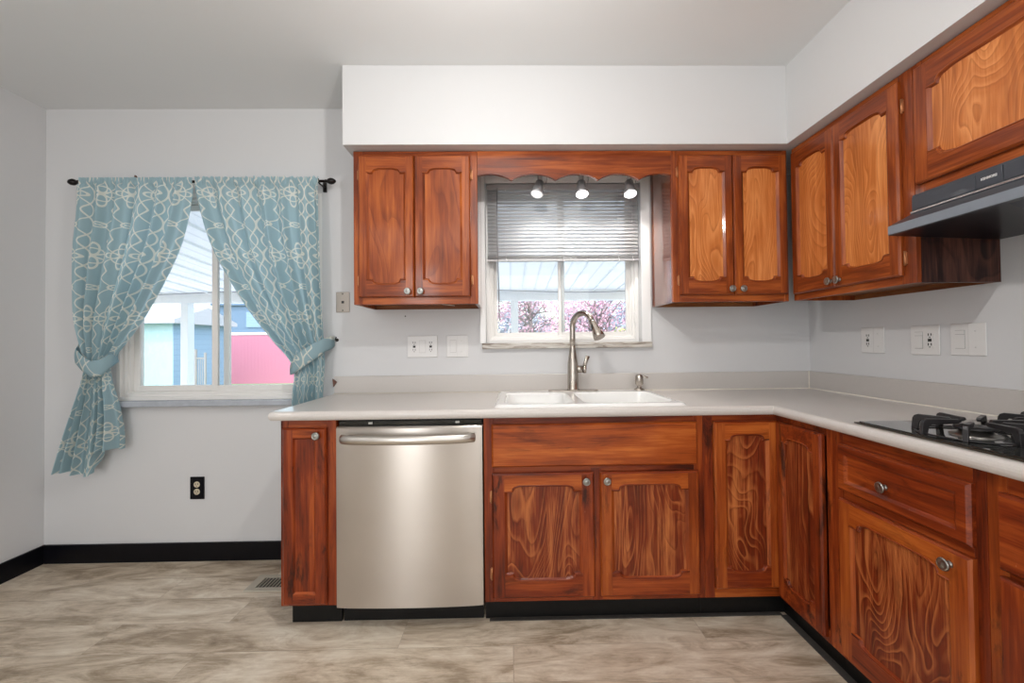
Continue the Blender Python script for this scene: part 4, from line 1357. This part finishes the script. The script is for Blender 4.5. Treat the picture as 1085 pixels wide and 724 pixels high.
rowsR = [(2.100, -1.690, -1.030, .010, YC), (2.050, -1.686, -1.030, .014, YC), (1.90, -1.650, -1.026, .018, YC), (1.72, -1.590, -1.020, .020, YC),
         (1.55, -1.500, -1.015, .021, YC), (1.38, -1.395, -1.010, .021, YC), (1.22, -1.275, -1.005, .018, YC), (1.11, -1.185, -1.000, .013, YC), (1.04, -1.160, -1.003, .011, YC),
         (.94, -1.168, -1.012, .013, YC), (.78, -1.175, -1.018, .016, YC), (.55, -1.180, -1.018, .018, YC)]
cr, _ = curtain('curtain', 'blue lattice-print curtain tied back beside the phone jack and counter end', rowsR, True, (-1.09, -.1, .55), lenu=.80, nf=6, seed=2.1)
band(cr, [(-.983, -.012, 1.185, 1.235), (-.987, -.05, 1.165, 1.235), (-1.000, -.105, 1.150, 1.225), (-1.035, -.135, 1.115, 1.200), (-1.090, -.142, 1.075, 1.165), (-1.140, -.138, 1.040, 1.130), (-1.172, -.115, 1.030, 1.085), (-1.168, -.07, 1.035, 1.075)], 'tieback')
for nm, lab, x, z in (('curtain_hook', 'small dark hook holding the tieback beside the side wall', -2.335, 1.19), ('curtain_hook', 'small dark hook holding the tieback beside the phone jack', -.972, 1.215)):
    mb = MB().tube([(x, 0.0, z), (x, -.03, z), (x + (.01 if x > -2 else -.004), -.045, z + .006), (x + (.012 if x > -2 else -.004), -.045, z + .018)], .003, 8)
    mb.lathe([(.009, -.0005), (.009, -.003), (0, -.004)], (x, 0, z), 'y', 12)
    tag(mb.build(nm, M['rod']), lab, 'hook')
mb = MB().prism([(-.988, 1.000), (-.984, .955), (-.965, .982)], -.030, -.022, 'xz').box(-.984, -.024, .975, -.980, -.0005, .985)
tag(mb.build('curtain_hook', M['brown']), 'small brown wooden hook between curtain edge and backsplash end', 'hook')

# ------------------------------------------------------------------ outside
GZ = -.60
g = MB().box(-40, .14, GZ - .1, 40, 70, GZ)
struct(g, 'ground', M['grass'], 'grassy yard behind the house')
g = MB().box(-14, .145, GZ, 6, 8.5, GZ + .02)  # unseen slab, extended and lightened to bounce light up under the patio cover
struct(g, 'trim_patio_slab', M['concrete'], 'concrete patio slab outside the windows')

pc = thing('patio_cover', 'white ribbed metal patio cover over the slab outside', 'patio cover', (0, 1.6, GZ + .02))
mb = MB()
za, zb = 2.09, 1.855
mb.add([(-6, .145, za), (5, .145, za), (5, 3.05, zb), (-6, 3.05, zb)], [(0, 1, 2, 3)])
rp_ = mb.build('roof_panel', M['ribbed'], pc)
mb = MB()
xx = -5.85
while xx < 5:
    mb.prism([(.15, za - .0), (3.0, zb + .006), (3.0, zb - .016), (.15, za - .022)], xx, xx + .02, 'yz'); xx += .30
mb.build('roof_ribs', M['patio_white'], pc)
MB().box(-6, 2.95, 1.73, 5, 3.08, 1.857).build('beam', M['patio_white'], pc, bevel=.004)
for k, xx in enumerate((-4.105, 0.010)):
    MB().box(xx, 2.95, GZ + .02, xx + .092, 3.06, 1.73).build('post', M['patio_white'], pc, bevel=.004)
mb = MB()
pts_ = []
for i in range(40):
    xx = -5.5 + i * .25
    pts_.append((xx, 2.9, 1.84 - .02 * math.sin(i * .55)))
mb.tube(pts_, .006, 5)
mb.build('cable', M['lampgrey'], pc)

# fence and houses
fe = thing('board_fence', 'pink red vertical board fence with a pale cap rail across the yard', 'fence', (-10.0, 18.0, GZ))
MB().box(-13.3, 18.0, GZ, -5.5, 18.06, 1.72).build('fence_boards', M['pinkfence'], fe)
MB().box(-13.3, 17.97, 1.72, -5.5, 18.09, 1.84).build('cap_rail', M['patio_white'], fe)

def house(name, label, x0, x1, y0, y1, zt_, roofz, mat, roofm, over=.3, ridge='x'):
    t = thing(name, label, 'house', ((x0 + x1) / 2, (y0 + y1) / 2, GZ))
    MB().box(x0, y0, GZ, x1, y1, zt_).build('walls', mat, t)
    if ridge == 'x':
        ym = (y0 + y1) / 2
        r = MB().prism([(y0 - over, zt_ - .05), (y0 - over, zt_ + .08), (ym, roofz), (y1 + over, zt_ + .08), (y1 + over, zt_ - .05)], x0 - over, x1 + over, 'yz')
    else:
        xm = (x0 + x1) / 2
        r = MB().prism([(x0 - over, zt_ - .05), (x0 - over, zt_ + .08), (xm, roofz), (x1 + over, zt_ + .08), (x1 + over, zt_ - .05)], y0 - over, y1 + over, 'xz')
    r.build('roof', roofm, t)
    return t
h1_ = house('neighbour_garage', 'pale blue stucco garage with a grey roof behind the patio post', -17.5, -11.30, 12.0, 14.6, 2.02, 2.60, M['bluehouse'], M['roofgrey'])
MB().box(-12.75, 11.93, .65, -12.42, 12.0, 1.32).build('window', M['bluesiding'], h1_)
MB().prism([(12.0, GZ), (14.6, GZ), (14.6, 2.02), (12.0, 2.02)], -11.30, -11.27, 'yz').build('side_siding', M['bluesiding'], h1_)
h3_ = house('neighbour_shed', 'slate blue sided building rising behind the pink fence', -17.5, -7.0, 23.0, 28.0, 3.65, 4.1, M['slatesiding'], M['slatesiding'], over=.15)
MB().box(-15.6, 22.95, 2.3, -14.6, 23.0, 3.2).build('window', M['bluesiding'], h3_)
fp = MB()
fp.box(-9.86, 11.0, GZ, -9.80, 11.06, 1.10); fp.box(-9.55, 11.0, GZ, -9.50, 11.05, 1.0)
for k in range(5):
    fp.box(-9.80 + k * .06, 11.02, GZ, -9.785 + k * .06, 11.035, .86)
fp.box(-9.81, 11.015, .80, -9.54, 11.04, .84); fp.box(-9.81, 11.015, -.35, -9.54, 11.04, -.31)
tag(fp.build('iron_gate', M['lampgrey']), 'thin dark iron gate and post beside the garage', 'gate')

def tree(name, label, x, y, h, rad, n, mats, seed, zc=None, leaf=.06, sq=(1, 1, .8), branches=16, stem=.10):
    rg = random.Random(seed)
    t = thing(name, label, 'tree', (x, y, GZ))
    zc = zc if zc is not None else GZ + h - rad * sq[2]
    mb = MB()
    mb.tube([(x, y, GZ), (x + .05, y, GZ + (zc - GZ) * .5), (x, y + .05, zc)], [stem, stem * .8, stem * .5], 8)
    for b in range(branches):
        a = rg.uniform(0, 2 * PI); e = rg.uniform(-.15, 1.2)
        dv = Vector((math.cos(a) * math.cos(e), math.sin(a) * math.cos(e), math.sin(e)))
        p0 = Vector((x, y, GZ + (zc - GZ) * rg.uniform(.45, 1.0)))
        p1 = p0 + Vector((dv.x * sq[0], dv.y * sq[1], dv.z * sq[2])) * rad * rg.uniform(.7, 1.0)
        pm = (p0 + p1) / 2 + Vector((rg.uniform(-.2, .2), rg.uniform(-.2, .2), rg.uniform(.0, .25)))
        mb.tube([p0, pm, p1], [stem * .35, stem * .22, stem * .07], 5)
        for q in range(3):
            p2 = pm + Vector((rg.uniform(-1, 1), rg.uniform(-1, 1), rg.uniform(-.3, 1))) * rad * .4
            mb.tube([pm, (pm + p2) / 2 + Vector((0, 0, .08)), p2], [stem * .16, stem * .1, stem * .04], 4)
    mb.build('trunk', M['bark'], t)
    lm = MB()
    cl_ = []
    for k in range(max(14, n // 120)):
        while True:
            p = Vector((rg.uniform(-1, 1), rg.uniform(-1, 1), rg.uniform(-1, 1)))
            if p.length <= 1 and p.length > .25: break
        cl_.append(p)
    for k in range(n):
        c0 = rg.choice(cl_) + Vector((rg.gauss(0, .16), rg.gauss(0, .16), rg.gauss(0, .13)))
        p = Vector((x + c0.x * rad * sq[0], y + c0.y * rad * sq[1], zc + c0.z * rad * sq[2]))
        if p.z < GZ + .1: continue
        a = Vector((rg.gauss(0, 1), rg.gauss(0, 1), rg.gauss(0, 1))).normalized()
        b = a.orthogonal().normalized(); c_ = a.cross(b)
        s0 = leaf * rg.uniform(.6, 1.3)
        lm.add([p - b * s0, p - c_ * s0 * .6, p + b * s0, p + c_ * s0 * .6], [(0, 1, 2, 3)])
    lm.build('foliage', mats, t, fixn=False)
    return t
tree('flowering_tree', 'larger pink blossoming tree seen through the right half of the sink window', 2.3, 8.3, 4.2, 1.45, 5200, M['blossom'], 3, zc=1.75, leaf=.036, sq=(1.0, .8, .8), branches=26)
tree('flowering_tree', 'farther pink blossoming tree seen behind the patio post of the sink window', .7, 12.6, 4.2, 1.7, 3200, M['blossom'], 5, zc=2.7, leaf=.045, sq=(1.0, .8, .7), branches=26)
tree('garden_tree', 'green leafy tree at the patio post in the sink window view', -1.15, 9.6, 4.0, 1.0, 2600, M['leafg'], 9, zc=1.75, leaf=.045, sq=(.9, .8, .8))
tree('garden_shrub', 'yellow green shrub low below the pink blossom', 2.25, 5.9, 1.6, .55, 2200, M['leafy'], 12, zc=.95, leaf=.026, branches=6, stem=.04)
# far tree line: bare bluish woods
TW = plain('grey_twigs', (.42, .47, .58), .9)
for k in range(5):
    tree('distant_tree', 'bare grey tree far off beyond the flowering trees', -3.6 + k * 4.4, 25 + (k % 2) * 5.5, 8, 2.6, 5200, TW, 30 + k, zc=1.8, leaf=.13, sq=(.84, .6, 1.1), branches=30, stem=.16)['group'] = 'distant bare trees'
